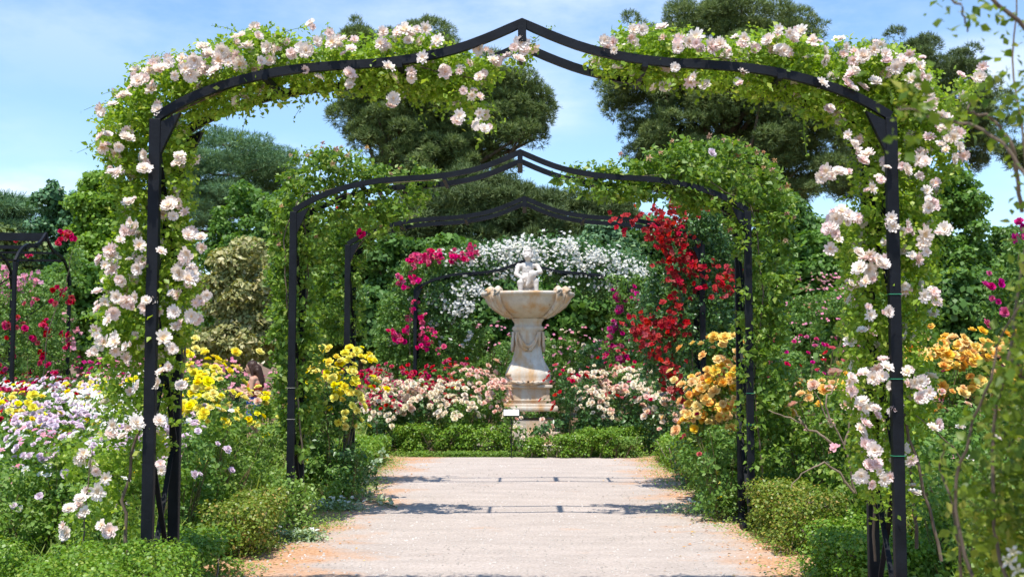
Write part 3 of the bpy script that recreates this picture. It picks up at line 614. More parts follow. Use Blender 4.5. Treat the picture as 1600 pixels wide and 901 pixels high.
# ------------------------------------------------------------------ bushes
LEAFK = {'dark': (M['rose_dark'], T_LEAF), 'mid': (M['rose_mid'], T_LEAF), 'light': (M['rose'], T_LEAF), 'fine': (M['weed'], T_LEAF)}
STEMS = []
for s in range(3):
    ls = []
    for i in range(9):
        a = rng.random()*6.28; e = np.array([.7*math.cos(a), .7*math.sin(a), .85])*(.6+.4*rng.random()); ls.append((wob((.05*math.cos(a), .05*math.sin(a), 0), e, 6, .04), np.linspace(.016, .007, 6)))
    V, Q = tubes(ls, 5); o = mk('stem', V, Q, M['stem']); STEMS.append(o.data); bpy.data.objects.remove(o)
def bush(px, ytop, d, rad, leaf, blooms, label, group, name='rose_bush', cat='rose bush', dead=0):
    if px > 1150 or px < 510:
        dm = (2.7+.55*rad)*F/abs(px-CX)
        if dm < d*1.4 and rad > .21: d = max(d, dm)
    X = at(px, HOR, d)[0]; h = HC+(HOR-ytop)/F*d
    t = thing(name, label, cat, (X, d, 0), group, rng.random()*6.28*0)
    rz = rng.random()*6.28
    i = rng.integers(0, 3)
    mt_, T_ = LEAFK[leaf]; C = []; R = []
    nb = int(16+26*rad*h)
    for k in range(nb):
        a = rng.random()*6.28; r = rng.random()**.55; z = .06+.86*rng.random()
        w = .55+.45*math.sin(min(z*1.9, 1.57)); w *= 1-.55*max(0, z-.55)/.45
        C.append((r*math.cos(a)*rad*.85*w, r*math.sin(a)*rad*.85*w, z*h*.93)); q = (.10+.09*rng.random()); R.append((q, q, q*.8))
    sz = (.046 if leaf != 'fine' else .034)*(1 if d < 15 else 1.35)
    n = int(min(6500, (2*math.pi*rad*h+3*rad*rad)*2.1/sz**2*.5)); a_ = Acc(); a_.add(blob_leaves(C, R, T_, n, sz, lower=.7, inner=.8, rnd=.8)); a_.obj('foliage', mt_, t); inst('stem', STEMS[i], t, (0, 0, 0), (0, 0, rz), (rad*.9, rad*.9, h))
    for kind, n, size, clus in blooms:
        size *= .74; n = int(n*2.9) if n > 6 else n; clus = max(1, clus-1)
        k = max(1, int(n/clus)); P = []; 
        for c in range(k):
            a = rng.random()*6.28; a = a if rng.random() < .35 else -math.pi/2+rng.normal()*.9
            th = math.acos(1-rng.random()*.8); th = min(th, 1.35); e = np.array([math.sin(th)*math.cos(a)*rad*.95, math.sin(th)*math.sin(a)*rad*.95, h*(.42+.58*math.cos(th))+.02])
            e[2] = h*(1.0-.5*rng.random()**1.2*(math.hypot(e[0], e[1])/rad)-.04*rng.random())
            for q in range(clus): P.append(e+rng.normal(size=3)*size*1.05*np.array([1, 1, .5]))
        P = np.array(P); O = P/np.array([rad, rad, h]); Nn = unit(O*np.array([.9, .9, .8])+np.array([0, -.25, .25])+.4*rsph(len(P)))
        put_blooms(t, P, Nn, size*(1+.18*rng.normal(size=len(P))).clip(.6, 1.5), kind)
    return t
G1 = 'rose bushes in the bed left of the path'; G2 = 'rose bushes in front of the fountain'; G3 = 'rose bushes in the bed right of the path'
Y = lambda n=16, s=.115: [('yellow', n, s, 4)]
bush(312,545,12.2,.55,'mid',Y(22),'tall yellow rose bush between the nearest left post and the olive shrub',G1)
bush(328,582,11.4,.38,'mid',Y(20),'broad yellow rose bush below and left of the woman',G1)
bush(412,606,13.5,.45,'light',[('yellow',18,.1,4),('peach',9,.09,2)],'pale yellow rose bush hiding the woman below the shoulders',G1)
bush(525,540,13.0,.55,'mid',Y(34,.11),'tall yellow rose bush between the second and third left posts',G1)
bush(492,560,12.2,.4,'mid',Y(12,.11),'small yellow rose bush touching the second arch left post',G1)
bush(515,578,13.2,.42,'dark',Y(20,.11),'lower yellow rose bush in front of the tall one between the left posts',G1)
bush(548,690,12.9,.35,'dark',[('yellow',1,.1,1)],'low dark bush with a single yellow rose above the left hedge',G1)
bush(18,620,11.5,.6,'mid',Y(20,.1),'pale yellow rose bush at the left edge below the red pergola roses',G1)
bush(170,600,14.5,.7,'mid',[('yellow',14,.1,4),('lilac',8,.09,4)],'yellow and lilac rose bush behind the white ones, left',G1)
bush(130,602,12.5,.62,'light',[('white',26,.085,5),('lilac',16,.085,4)],'white and lilac rose bush below the right post of the pergola',G1)
bush(75,618,12.0,.6,'light',[('lilac',18,.085,4),('yellow',8,.085,3)],'lilac and yellow rose bush second from the left edge',G1)
bush(232,590,13.2,.5,'light',[('yellow',12,.09,4),('white',14,.085,4)],'yellow and white rose bush peeping out behind the nearest left post',G1)
bush(200,618,11.6,.6,'light',[('white',34,.085,5)],'white rose bush directly left of the nearest left post',G1)
bush(262,632,11.2,.55,'light',[('lilac',12,.085,4),('white',12,.08,4)],'lilac rose bush seen behind the nearest left post',G1)
bush(105,640,9.6,.6,'light',[('lilac',16,.08,3),('yellow',5,.08,2)],'lilac and yellow rose bush in front of the white ones, left',G1)
bush(170,650,9.0,.5,'mid',[('white',14,.08,3)],'sparse white rose bush beside the nearest left post',G1)
bush(40,660,9.0,.6,'mid',[('pink',9,.075,2),('white',6,.075,2)],'leafy bush with few small pink roses, left edge',G1)
bush(290,655,9.6,.45,'mid',[('lilac',12,.075,3)],'small lilac rose bush just right of nearest left post',G1)
bush(250,555,22,1.1,'mid',[('pink',50,.1,5)],'pink rose bush far behind the nearest left post',G1)
bush(150,560,24,1.2,'mid',[('magenta',20,.1,4),('pink',24,.1,5)],'magenta and pink rose bush right of the pergola',G1)
bush(60,580,24,1.3,'mid',[('crimson',24,.1,3)],'crimson rose bush behind the left pergola',G1)
bush(360,570,19.8,.8,'mid',[('pink',40,.09,5)],'pink rose bush beside the woman, on her left',G1)
bush(452,560,22,.8,'light',[('pink',22,.09,4),('dead',8,.08,3)],'pink rose bush beside the woman, on her right',G1)
bush(335,560,25,1.2,'dark',[('pink',20,.09,5)],'dark pink-flowered bush below the olive shrub',G1)
bush(215,575,18,1.,'mid',[('white',30,.085,5),('pink',14,.09,4)],'white and pink rose bush behind the yellow row, left',G1)
bush(100,590,17,1.,'mid',[('lilac',30,.09,4),('crimson',8,.09,2)],'lilac and crimson rose bush under the pergola',G1)
bush(20,600,14,.9,'mid',[('crimson',22,.09,3)],'crimson rose bush at the left edge under the pergola',G1)
bush(30,640,10.2,.5,'light',[('white',18,.075,4),('lilac',10,.08,3)],'white and lilac rose bush at the left edge below pale yellow one',G1)
bush(320,610,10.6,.45,'light',[('yellow',12,.09,3),('white',6,.08,2)],'low yellow rose bush in front of the broad one',G1)
bush(240,668,8.6,.4,'light',[('lilac',14,.075,3)],'low lilac rose bush right behind the nearest left post foot',G1)
bush(120,668,8.4,.45,'light',[('lilac',14,.07,3),('white',8,.07,3)],'low whitish rose bush in front, left of the nearest post',G1)
bush(55,592,16,.8,'light',[('white',26,.085,4),('yellow',8,.09,3)],'white rose bush under the pergola beside its right post',G1)
bush(190,588,17,.8,'light',[('white',30,.085,5),('yellow',9,.09,3)],'white rose bush with a few yellow ones, far behind the nearest left post',G1)
# in front of and beside the fountain
bush(850,655,19.55,.28,'dark',[('peach',5,.09,2)],'low leafy bush against the right foot of the fountain',G2)
bush(815,662,19.5,.22,'mid',[('cream',4,.09,2)],'low leafy bush against the left foot of the fountain',G2)
bush(585,575,20.6,.7,'mid',[('crimson',30,.1,4)],'crimson rose bush at the foot of the farthest left post',G2)
bush(628,592,20.2,.6,'dark',[('peach',34,.12,5)],'peach rose bush third left of the fountain',G2)
bush(655,600,19.9,.5,'dark',[('cream',26,.11,4),('crimson',5,.09,2)],'cream rose bush second left of the fountain',G2)
bush(600,612,19.8,.5,'dark',[('cream',20,.1,4),('crimson',8,.09,2)],'cream and crimson rose bush above the left end of far hedge',G2)
bush(700,592,20.4,.55,'dark',[('cream',16,.11,4),('red',8,.1,2)],'cream and red rose bush above the middle of far hedge',G2)
bush(722,615,19.8,.45,'mid',[('cream',20,.12,4)],'pale cream rose bush nearer the name plaque',G2)
bush(738,570,20.8,.5,'mid',[('peach',12,.13,3),('yellow',2,.1,1)],'tall peach rose bush just left of the fountain base',G2)
bush(768,592,20.1,.42,'mid',[('peach',22,.12,4)],'salmon peach rose bush against the left of the fountain base',G2)
bush(640,570,21.4,.8,'mid',[('crimson',32,.1,3)],'crimson rose bush inside the farthest arch, left',G2)
bush(705,560,22,.7,'mid',[('crimson',14,.1,3),('red',10,.1,3)],'red and crimson bush left behind the peach roses',G2)
bush(795,640,19.7,.26,'mid',[('peach',5,.12,2),('cream',6,.1,2)],'little peach rose bush behind the name plaque',G2)
bush(888,575,20.0,.42,'dark',[('red',7,.11,1),('crimson',5,.1,1)],'dark-leaved red rose bush immediately right of the fountain base',G2)
bush(920,575,20.7,.5,'dark',[('peach',16,.11,4),('cream',8,.11,4)],'peach and cream rose bush right of the dark red one',G2)
bush(938,608,20.0,.45,'dark',[('cream',22,.11,4),('red',2,.1,1)],'cream rose bush second right of the fountain',G2)
bush(1000,572,20.5,.55,'mid',[('cream',22,.11,4)],'cream rose bush under the magenta climber',G2)
bush(972,600,20.0,.45,'dark',[('peach',18,.11,4),('red',5,.1,1)],'peach rose bush with red neighbours right of the fountain',G2)
bush(1015,598,19.8,.5,'dark',[('cream',24,.12,4),('peach',6,.12,3)],'broad cream rose bush at the right end of far hedge',G2)
bush(1045,610,19.4,.45,'dark',[('peach',16,.12,3),('crimson',6,.09,2)],'peach rose bush under the red climber',G2)
bush(985,545,21.8,.7,'mid',[('crimson',16,.1,3)],'crimson rose bush inside the farthest arch, right',G2)
bush(760,500,27,1.2,'mid',[('pink',14,.09,3)],'broad green shrub seen left of the pedestal through the farthest arch',G2)
bush(870,505,26.5,1.1,'mid',[('pink',14,.09,3),('cream',8,.09,3)],'broad green shrub seen right of the pedestal through the farthest arch',G2)
bush(815,520,28.5,1.3,'dark',[('pink',8,.09,3)],'dark green shrub straight behind the fountain pedestal',G2)
bush(930,520,26,1.1,'dark',[('pink',10,.09,3)],'dark green shrub behind the magenta climber',G2)
bush(690,520,26,1.2,'dark',[('white',12,.09,3)],'dark green shrub behind the crimson climber of farthest arch',G2)
# right bed
bush(1125,528,13.0,.34,'light',[('gold',18,.13,4)],'golden rose bush topmost beneath the red climber',G3)
bush(1108,570,13.0,.4,'light',[('gold',28,.13,4)],'broad golden rose bush left of the second arch right post',G3)
bush(1096,606,13.2,.3,'light',[('gold',12,.13,3)],'low golden rose bush nearest the path on the right',G3)
bush(1140,586,12.7,.34,'light',[('gold',12,.12,3)],'golden rose bush touching the second arch right post',G3)
bush(1262,562,12.0,.6,'mid',[('gold',10,.11,3),('peach',5,.11,2)],'orange rose bush right of the second arch right post',G3)
bush(1300,575,11.0,.55,'light',[('peach',8,.12,2),('gold',6,.12,2)],'sparse peach rose bush left of the nearest right post',G3)
bush(1240,600,10.6,.6,'mid',[('peach',5,.1,1),('dead',8,.07,2)],'leafy rose bush with a few faded blooms, right of second arch',G3)
bush(1330,540,14.5,.7,'mid',[('red',9,.1,2)],'tall green rose bush with red blooms behind the nearest right post',G3)
bush(1448,520,11.2,.5,'mid',[('gold',24,.125,4)],'golden rose bush right of the nearest right post',G3)
bush(1500,520,11.6,.5,'mid',[('gold',22,.125,4)],'golden rose bush in the middle of the right row',G3)
bush(1545,525,11.2,.5,'mid',[('gold',20,.125,4)],'golden rose bush at the right end of the row',G3)
bush(1480,612,10.4,.6,'mid',[('peach',3,.1,1)],'green rose bush below the golden row, right',G3)
bush(1290,640,9.4,.6,'mid',[('peach',6,.08,2),('pink',4,.08,2)],'leafy rose bush with small salmon blooms behind right hedge',G3)
bush(1210,680,10.2,.5,'mid',[('dead',5,.06,1)],'low green rose bush at the foot of the second arch',G3)
bush(1400,640,9.2,.6,'mid',[('pink',4,.08,2)],'green rose bush behind the foot of the nearest right post',G3)
bush(1500,650,8.2,.6,'mid',[('blush',5,.09,2)],'green rose bush with pale blooms at lower right',G3)
bush(1345,700,8.6,.5,'light',[('dead',5,.06,1)],'low leafy bush behind the nearest right hedge',G3)
bush(1120,640,11.6,.45,'mid',[('crimson',3,.09,1)],'green bush under the golden roses by right post',G3)
bush(1072,672,14.25,.2,'dark',[('red',5,.09,2),('peach',1,.13,1)],'low dark rose bush with red blooms beside right hedge',G3)
bush(1275,425,24,1.15,'olive' if False else 'mid',[('pink',60,.075,4),('dead',26,.08,3)],'tall rounded shrub speckled with tiny pink blooms',G3,'flowering_shrub','shrub')
bush(1225,520,18,.9,'mid',[('magenta',10,.09,2)],'green bush with magenta dots behind second right post',G3)
bush(1400,560,17,1.,'mid',[('magenta',8,.09,2)],'green bush behind the golden row near the post',G3)
bush(1560,560,15,.9,'mid',[('magenta',12,.1,3)],'magenta rose bush behind the right end of golden row',G3)
bush(1180,560,15.5,.7,'mid',[('crimson',10,.1,3)],'green bush with crimson dots behind the second right post',G3)
# weeds / leafy perennials
GW = 'tall leafy weeds beside the path'
def weed(px, yt, d, r, label, leaf='fine', bl=()): return bush(px, yt, d, r, leaf, list(bl), label, GW, 'leafy_weed', 'weed')
weed(330,640,9.6,.55,'tall bright weed clump under the yellow roses'); weed(385,640,10.3,.55,'tall bright weed clump left of the second arch left post'); weed(350,700,9.0,.5,'low bright weed clump behind the left bushes')
weed(420,690,10.4,.4,'leafy weed clump around the second left post base'); weed(60,705,8.4,.6,'wide weed clump near the lower left corner'); weed(160,735,7.9,.4,'weed clump left of the nearest left post foot')
weed(-10,730,8.2,.5,'weed clump cut by the left edge'); weed(432,722,10.35,.2,'tight weed tuft hiding the foot of the second arch left post'); weed(462,735,10.5,.2,'weed tuft at the path side of the second left post')
weed(480,730,11.6,.35,'small weed clump behind the white daisies')
weed(1110,715,12.6,.3,'weedy clump with yellow flowers beside the right hedge',bl=[('yellow',5,.06,1)]); weed(1140,745,11.6,.28,'weedy clump with little yellow flowers nearer the path edge',bl=[('yellow',3,.05,1)])
weed(520,740,12.6,.35,'weed clump sprawling onto the path at left'); weed(440,735,9.7,.35,'weed clump above the bronze bush'); weed(1480,720,7.6,.4,'weed clump at the right foot of the nearest arch')

# ------------------------------------------------------------------ hedges
def hedge(x0, x1, y0, y1, h, label, mt='box', n=None, group='clipped low box hedges', lump=.05, name='box_hedge'):
    t = thing(name, label, 'hedge', ((x0+x1)/2, (y0+y1)/2, 0), group)
    lx, ly = x1-x0, y1-y0; k = max(6, int(lx*ly*30)+4)
    nb = max(10, int((lx*ly)/.018)); C = np.stack([(rng.random(nb)-.5)*(lx-.1), (rng.random(nb)-.5)*(ly-.1), rng.random(nb)*h*.35+h*.5], -1)
    C2 = np.stack([(rng.random(nb)-.5)*(lx-.08), (rng.random(nb)-.5)*(ly-.08), rng.random(nb)*h*.6], -1)
    C = np.concatenate([C, C2]); R = .10+.05*rng.random(len(C)); C[:, 2] = np.minimum(C[:, 2], h-R*.9)+rng.normal(size=len(C))*.012
    dcam = max(6, y0); size = .018 if y0 < 7.1 else .024 if dcam < 12 else .034
    area = lx*ly+2*h*(lx+ly); n = n or int(area*1.15/(size*size)*2.6)
    a = Acc(); a.add(blob_leaves(C, R, T_QUAD, n, size, lower=.5, inner=.45, up=.5)); a.obj('foliage', M[mt], t)
    ls = [(wob(((rng.random()-.5)*lx*.9, (rng.random()-.5)*ly*.9, 0), ((rng.random()-.5)*lx*.9, (rng.random()-.5)*ly*.9, h*.7), 4, .02), .007) for _ in range(int(6+10*lx*ly))]
    V, Q = tubes(ls, 4); mk('stem', V, Q, M['cane'], t)
    return t
hedge(-2.25,-.2,19.3,19.8,.56,'long clipped hedge across the path end, left of the plaque')
hedge(-2.75,-2.15,14.6,18.6,.46,'left hedge along the path running up to the far hedge')
hedge(-2.75,-2.2,13.0,14.3,.43,'short left hedge beside the third arch left post')
hedge(-2.55,-2.1,9.1,10.3,.5,'bronze tinted loose hedge on the left, halfway down the path','box_red')
hedge(-2.7,-2.15,7.2,8.7,.42,'low green hedge on the left behind the nearest post')
hedge(-3.0,-1.85,5.5,6.6,.63,'nearest left hedge, in front of the arch foot')
hedge(-4.6,-2.95,5.7,6.4,.74,'hedge along the bottom left corner')
hedge(-4.9,-3.3,7.0,7.5,.66,'back row hedge behind the bottom left one')
hedge(2.1,2.7,14.4,18.6,.5,'right hedge along the path nearest the fountain')
hedge(2.15,2.8,11.4,12.4,.42,'small right hedge beside the yellow flowered weeds')
hedge(2.12,2.75,9.35,10.8,.57,'right hedge block at the foot of the second arch','box_red')
hedge(2.1,2.75,7.6,8.9,.45,'nearest right hedge block left of the nearest post')
hedge(2.9,4.2,8.7,9.2,.5,'right cross hedge behind the nearest post','box_red')
hedge(2.45,3.6,5.9,6.5,.44,'hedge at the bottom right behind the blurred shrub')
hedge(.85,2.1,19.4,19.8,.5,'far hedge across the path end, right of the fountain')
for i, (px, r, h, lb) in enumerate([(836,.18,.36,'small round box shrub first right of the plaque'),(877,.2,.42,'small round box shrub left of the two largest'),(905,.18,.42,'small narrow box shrub in the middle of the row'),(940,.26,.5,'large round box shrub in the row below the fountain'),(975,.2,.36,'small grey-green shrub at the right of the row')]):
    x = at(px, HOR, 19.1)[0]; hedge(x-r, x+r, 19.0-r*.6, 19.0+r*.8, h, lb, 'weed' if i == 4 else 'box', name='box_shrub', group='small box shrubs below the fountain')

# ------------------------------------------------------------------ trees
def tree(name, label, outline, d, mt, thick, nblob, rblob, n, size, T, trunk_px, base_w=.25, group=None, flat=.85, tuft=False, limbs=7, cat='tree', crown_bottom=None, inner=.5, lower=.45):
    X = float(at(trunk_px, HOR, d)[0]); t = thing(name, label, cat, (X, d, 0), group); O = np.array([X, d, 0.])
    pc = poly_pts(outline, nblob); poly = np.asarray(outline, float); c = poly.mean(0); ext = np.abs(poly-c).max(0)
    u = np.clip(1-((pc[:, 0]-c[0])/ext[0])**2*.8, .1, 1)**.5
    C = at(pc[:, 0], pc[:, 1], d)-O; C[:, 1] = (rng.random(nblob)*2-1)*thick*u
    R0 = rblob*(.45+1.0*rng.random(nblob)**1.6); R = np.stack([R0*1.15, R0*1.15, R0*flat], -1)
    # keep the outline: push blobs inward by part of their radius towards the crown's middle
    cm = C.mean(0); dv = cm-C; dv[:, 1] = 0; C = C+unit(dv)*np.minimum(R0*.5, np.linalg.norm(dv, axis=1))[:, None]
    a = Acc(); a.add(blob_leaves(C, R, T, n, size, tuft=tuft, inner=inner, lower=lower)); a.obj('crown', mt, t)
    ztop = np.percentile(C[:, 2], 55); ls = [(wob((0, 0, 0), (C[:, 0].mean()*.8, 0, ztop), 8, base_w*.4), np.linspace(base_w, base_w*.45, 8))]
    P0 = ls[0][0]
    for i in rng.choice(nblob, min(limbs, nblob), replace=False):
        j = rng.integers(3, 7); ls.append((wob(P0[j], C[i], 7, base_w*.5), np.linspace(base_w*.42, base_w*.1, 7)))
    V, Q = tubes(ls, 8); mk('trunk', V, Q, M['bark'], t, smooth=True)
    return t
GP = 'tall stone pines behind the garden'
tree('stone_pine','tall stone pine behind the left half of the nearest arch',[(525,185),(535,140),(560,60),(600,38),(660,40),(700,60),(740,110),(800,112),(850,145),(864,190),(845,222),(800,238),(760,262),(740,310),(640,320),(590,265),(545,225)],50,M['pine'],3.6,520,.5,120000,.17,T_TUFT,680,.4,GP,.85,True,24,inner=.3,lower=.35)
tree('stone_pine','tallest broad stone pine right of the arch peak',[(942,125),(960,65),(1000,32),(1050,8),(1110,5),(1180,25),(1230,45),(1290,80),(1320,150),(1328,260),(1290,310),(1200,340),(1100,330),(1030,290),(985,235),(965,185)],52,M['pine'],4.4,760,.54,170000,.17,T_TUFT,1130,.45,GP,.85,True,30,inner=.3,lower=.35)
tree('stone_pine','stone pine with ragged crown behind the nearest arch right corner',[(1330,85),(1380,62),(1440,66),(1500,100),(1525,145),(1555,175),(1562,230),(1535,265),(1495,225),(1440,250),(1400,330),(1310,300),(1310,180)],58,M['pine_dark'],3.6,420,.52,90000,.19,T_TUFT,1400,.4,GP,.85,True,24,inner=.3,lower=.35)
tree('pine_tree','dark pine below the arch peak, right behind the fountain',[(600,380),(620,320),(660,280),(740,262),(800,270),(860,300),(930,310),(1000,330),(1010,420),(600,430)],46,M['pine_dark'],3.0,420,.5,80000,.19,T_TUFT,860,.3,None,.7,True,12)
tree('pine_tree','sliver of dark pine at the right edge of the sky',[(1580,230),(1600,210),(1680,190),(1680,270),(1590,260)],50,M['pine_dark'],2.0,36,.5,9000,.24,T_TUFT,1640,.25,None,.7,True,5)
# cedar with layered boughs
def cedar():
    d = 56; X = float(at(365, HOR, d)[0]); t = thing('cedar_tree', 'blue-green cedar with drooping layered boughs at left', 'tree', (X, d, 0)); O = np.array([X, d, 0.])
    C = []; R = []
    for (x, y, w) in [(330,212,26),(318,228,30),(400,228,34),(372,240,46),(345,258,50),(415,248,32),(390,262,48),(425,268,24),(330,280,44),(310,300,36),(365,290,50),(400,285,36),(350,315,55),(320,330,44),(300,255,22),(385,310,40),(300,345,40)]:
        for k in range(7):
            p = at(x+rng.normal()*w*.6, y+abs(rng.normal())*6, d)-O; p[1] = rng.normal()*2.2; C.append(p); q = .5+.5*rng.random(); R.append((q*1.5, q*1.5, q*.24))
    a = Acc(); a.add(blob_leaves(C, R, T_TUFT, 30000, .19, lower=.7, tuft=True)); a.obj('crown', M['cedar'], t)
    ls = [(wob((0, 0, 0), (-.8, 0, 10.8), 8, .1), np.linspace(.4, .08, 8))]
    for c in C[::9]: ls.append((wob((-.3, 0, c[2]-.4), c, 5, .08), np.linspace(.09, .03, 5)))
    V, Q = tubes(ls, 7); mk('trunk', V, Q, M['bark'], t, smooth=True)
    d = 48; X = float(at(-5, HOR, d)[0]); t = thing('cedar_tree', 'small grey-green conifer tip at the left edge', 'tree', (X, d, 0)); O = np.array([X, d, 0.]); C = []; R = []
    for (x, y, w) in [(5,312,12),(15,330,22),(-10,345,30),(20,360,20),(0,380,30),(10,400,30)]:
        for k in range(5):
            p = at(x+rng.normal()*w*.6, y, d)-O; p[1] = rng.normal()*1.; C.append(p); q = .4+.3*rng.random(); R.append((q*1.5, q*1.5, q*.35))
    a = Acc(); a.add(blob_leaves(C, R, T_TUFT, 6000, .25, tuft=True)); a.obj('crown', M['cedar'], t)
    V, Q = tubes([(wob((0, 0, 0), (0, 0, 8), 6, .05), np.linspace(.25, .05, 6))], 7); mk('trunk', V, Q, M['bark'], t)
cedar()
GT = 'leafy trees closing the garden'
def leafy(label, cx, top, w, d, mt, n=15000, size=.15, bottom=560, name='broadleaf_tree', **k):
    h = bottom-top; o = [(cx-w*.5, top+h*.45), (cx-w*.42, top+h*.2), (cx-w*.22, top+h*.05), (cx, top), (cx+w*.24, top+h*.06), (cx+w*.43, top+h*.22), (cx+w*.5, top+h*.5), (cx+w*.45, bottom), (cx-w*.45, bottom)]
    wm = w/F*d
    return tree(name, label, o, d, M[mt], wm*.32, max(40, int(w*h/190)), max(.42, wm*.085), int(n*2.0), size, T_QUAD, cx, wm*.035, GT, .8, limbs=6, **k)
leafy('dark green conifer-like tree left of the bright one',98,268,88,44,'conifer',12000)
leafy('bright green tree between dark conifer and nearest left post',165,262,110,42,'tree_bright',15000)
leafy('low green tree at the left edge',20,345,110,40,'pine',12000)
leafy('dark green tree in front of the cedar\'s left',245,330,130,40,'tree_dark',14000)
leafy('round green tree below the cedar',385,285,130,43,'tree',16000)
leafy('dark tree above the olive shrub\'s right side',450,300,120,41,'tree_dark',14000)
leafy('green tree seen through the second arch left part',530,335,140,38,'tree',16000)
leafy('dark green tree between second arch and pine trunk',620,350,130,37,'tree_dark',15000)
leafy('small bright tree under the third arch\'s beam',715,365,110,36,'tree',13000)
leafy('grey-green tree right above the white rambler',940,335,120,38,'cedar',13000)
leafy('dark green tree left of the red climber',1010,340,120,39,'tree_dark',14000)
leafy('green tree behind the second arch right corner',1120,330,150,37,'tree',15000)
leafy('tall green tree right of the second arch',1235,300,130,42,'tree_dark',15000)
leafy('light green tree between second and nearest right posts',1290,340,130,36,'tree',14000)
leafy('green tree directly behind the nearest right post',1400,300,130,41,'tree_dark',14000)
leafy('bright green tree right of the nearest right post',1490,255,115,40,'tree',16000)
leafy('dark low tree right of the bright one',1565,345,120,42,'tree_dark',12000)
leafy('low green tree behind the fountain left side',780,420,160,32,'tree_dark',14000)
leafy('low green tree behind the fountain right side',890,430,160,33,'tree',14000)
leafy('low dark tree behind the right golden roses',1500,420,190,30,'tree_dark',14000)
leafy('low green tree beneath the leafy row at far left',130,410,200,32,'tree',14000)
leafy('low green tree right behind the pink speckled shrub',1370,440,180,29,'tree',13000)
leafy('low green shrub tree left behind the crimson climber',560,450,170,29,'tree_dark',13000)
tree('olive_shrub','large rounded olive-beige shrub between the two left posts',[(302,470),(315,420),(345,385),(380,370),(420,385),(442,430),(446,570),(300,570)],26,M['olive'],1.1,90,.3,22000,.11,T_LEAF,372,.09,None,.85,cat='shrub')
def wood():
    a = Acc(); C = []; R = []
    for i in range(420):
        x = rng.uniform(-150, 150); y = rng.uniform(78, 105); h = rng.uniform(3, 8.5); C.append((x, y, h*rng.random())); q = rng.uniform(1.8, 3.4); R.append((q, q, q))
    a.add(blob_leaves(C, R, T_QUAD, 60000, .75, inner=.3)); tag(a.obj('distant_wood', M['tree_dark']), 'far mass of dark green woodland closing the view behind the garden', 'woodland', kind='stuff')
    a = Acc(); n = 120000
    # green undergrowth: short broad leaves and seedlings over the beds
    X = np.concatenate([-2.35-rng.random(n//2)**1.3*14, 2.35+rng.random(n//2)**1.3*12]); Yy = 7.4+rng.random(n)**1.4*20
    nz = .5+.5*np.sin(X*1.7+np.sin(Yy*1.3)*2)*np.sin(Yy*1.1+X*.6)
    P = np.stack([X, Yy, (rng.random(n)**1.2)*(.10+.30*nz)], -1); a.add(scat(T_LEAF, P, rsph(n)+[0, 0, 1.2], .055*(1+.3*rng.normal(size=n)).clip(.4, 1.6)))
    tag(a.obj('undergrowth', M['weed']), 'low leafy undergrowth filling the beds on both sides of path', 'undergrowth', kind='stuff')
    a = Acc(); n = 30000; s = rng.random(n) < .6
    X = np.where(s, -2.75-rng.random(n)**1.4*6, 2.8+rng.random(n)**1.4*5); Yy = 5.3+rng.random(n)**1.3*15
    P = np.stack([X, Yy, np.zeros(n)], -1); nz = .5+.5*np.sin(X*2.1+1)*np.sin(Yy*1.7)
    a.add(scat(T_BLADE, P, None, (.14+.42*nz*rng.random(n)), Y=np.array([0, 0, 1.])+.35*rsph(n))); 
    tag(a.obj('grass', M['grass']), 'long green and straw-coloured grass growing through the beds', 'grass', kind='stuff')
    # low herbs creeping over the path edges
    a = Acc(); n = 9000; k = 60; cx = np.where(rng.random(k) < .5, -1, 1)*rng.uniform(1.95, 2.3, k); cy = rng.uniform(8, 19.2, k); i = rng.integers(0, k, n)
    P = np.stack([cx[i]+rng.normal(size=n)*.13, cy[i]+rng.normal(size=n)*.28, .008+.07*rng.random(n)**2], -1); a.add(scat(T_LEAF, P, rsph(n)*.6+[0, 0, 1], .028))
    k = 90; cx = rng.uniform(-2.2, 2.2, k); i = rng.integers(0, k, n); P = np.stack([cx[i]+rng.normal(size=n)*.12, 19.05+.16*rng.random(n)+np.zeros(n), .008+.09*rng.random(n)**2], -1); a.add(scat(T_LEAF, P, rsph(n)*.6+[0, 0, 1], .035))
    tag(a.obj('creeping_herbs', M['weed']), 'tufts of creeping green herbs along the path edges', 'herbs', kind='stuff')
    a = Acc(); n = 1500; P = np.stack([np.where(rng.random(n) < .5, -1, 1)*(2.25-np.abs(rng.normal(size=n))*.35), rng.uniform(7, 19, n), np.full(n, .012)], -1); a.add(scat(T_LEAF, P, rsph(n)*.35+[0, 0, 1], .028*(1+.4*rng.normal(size=n)).clip(.3, 2)))
    tag(a.obj('dry_leaf_litter', M['dry']), 'fallen dry leaves and petals scattered along the path edges', 'leaf litter', kind='stuff')
    a = Acc(); n = 5000; P = np.stack([rng.uniform(-2.2, 2.2, n), 7.5+rng.random(n)**1.3*11, np.full(n, .008)], -1); S = .006+.012*rng.random(n)**3
    cube = (np.array([[-1, -1, -.4], [1, -.8, -.4], [.9, 1, -.4], [-.8, .9, -.4], [-.5, -.5, .6], [.5, -.4, .5], [.4, .5, .6], [-.5, .5, .5]])*.7, np.array([[0, 1, 5, 4], [1, 2, 6, 5], [2, 3, 7, 6], [3, 0, 4, 7], [4, 5, 6, 7]]))
    a.add(scat(cube, P, rsph(n)*.2+[0, 0, 1], S)); tag(a.obj('gravel', M['pebble']), 'loose small pebbles lying on the path', 'gravel', kind='stuff')
wood()
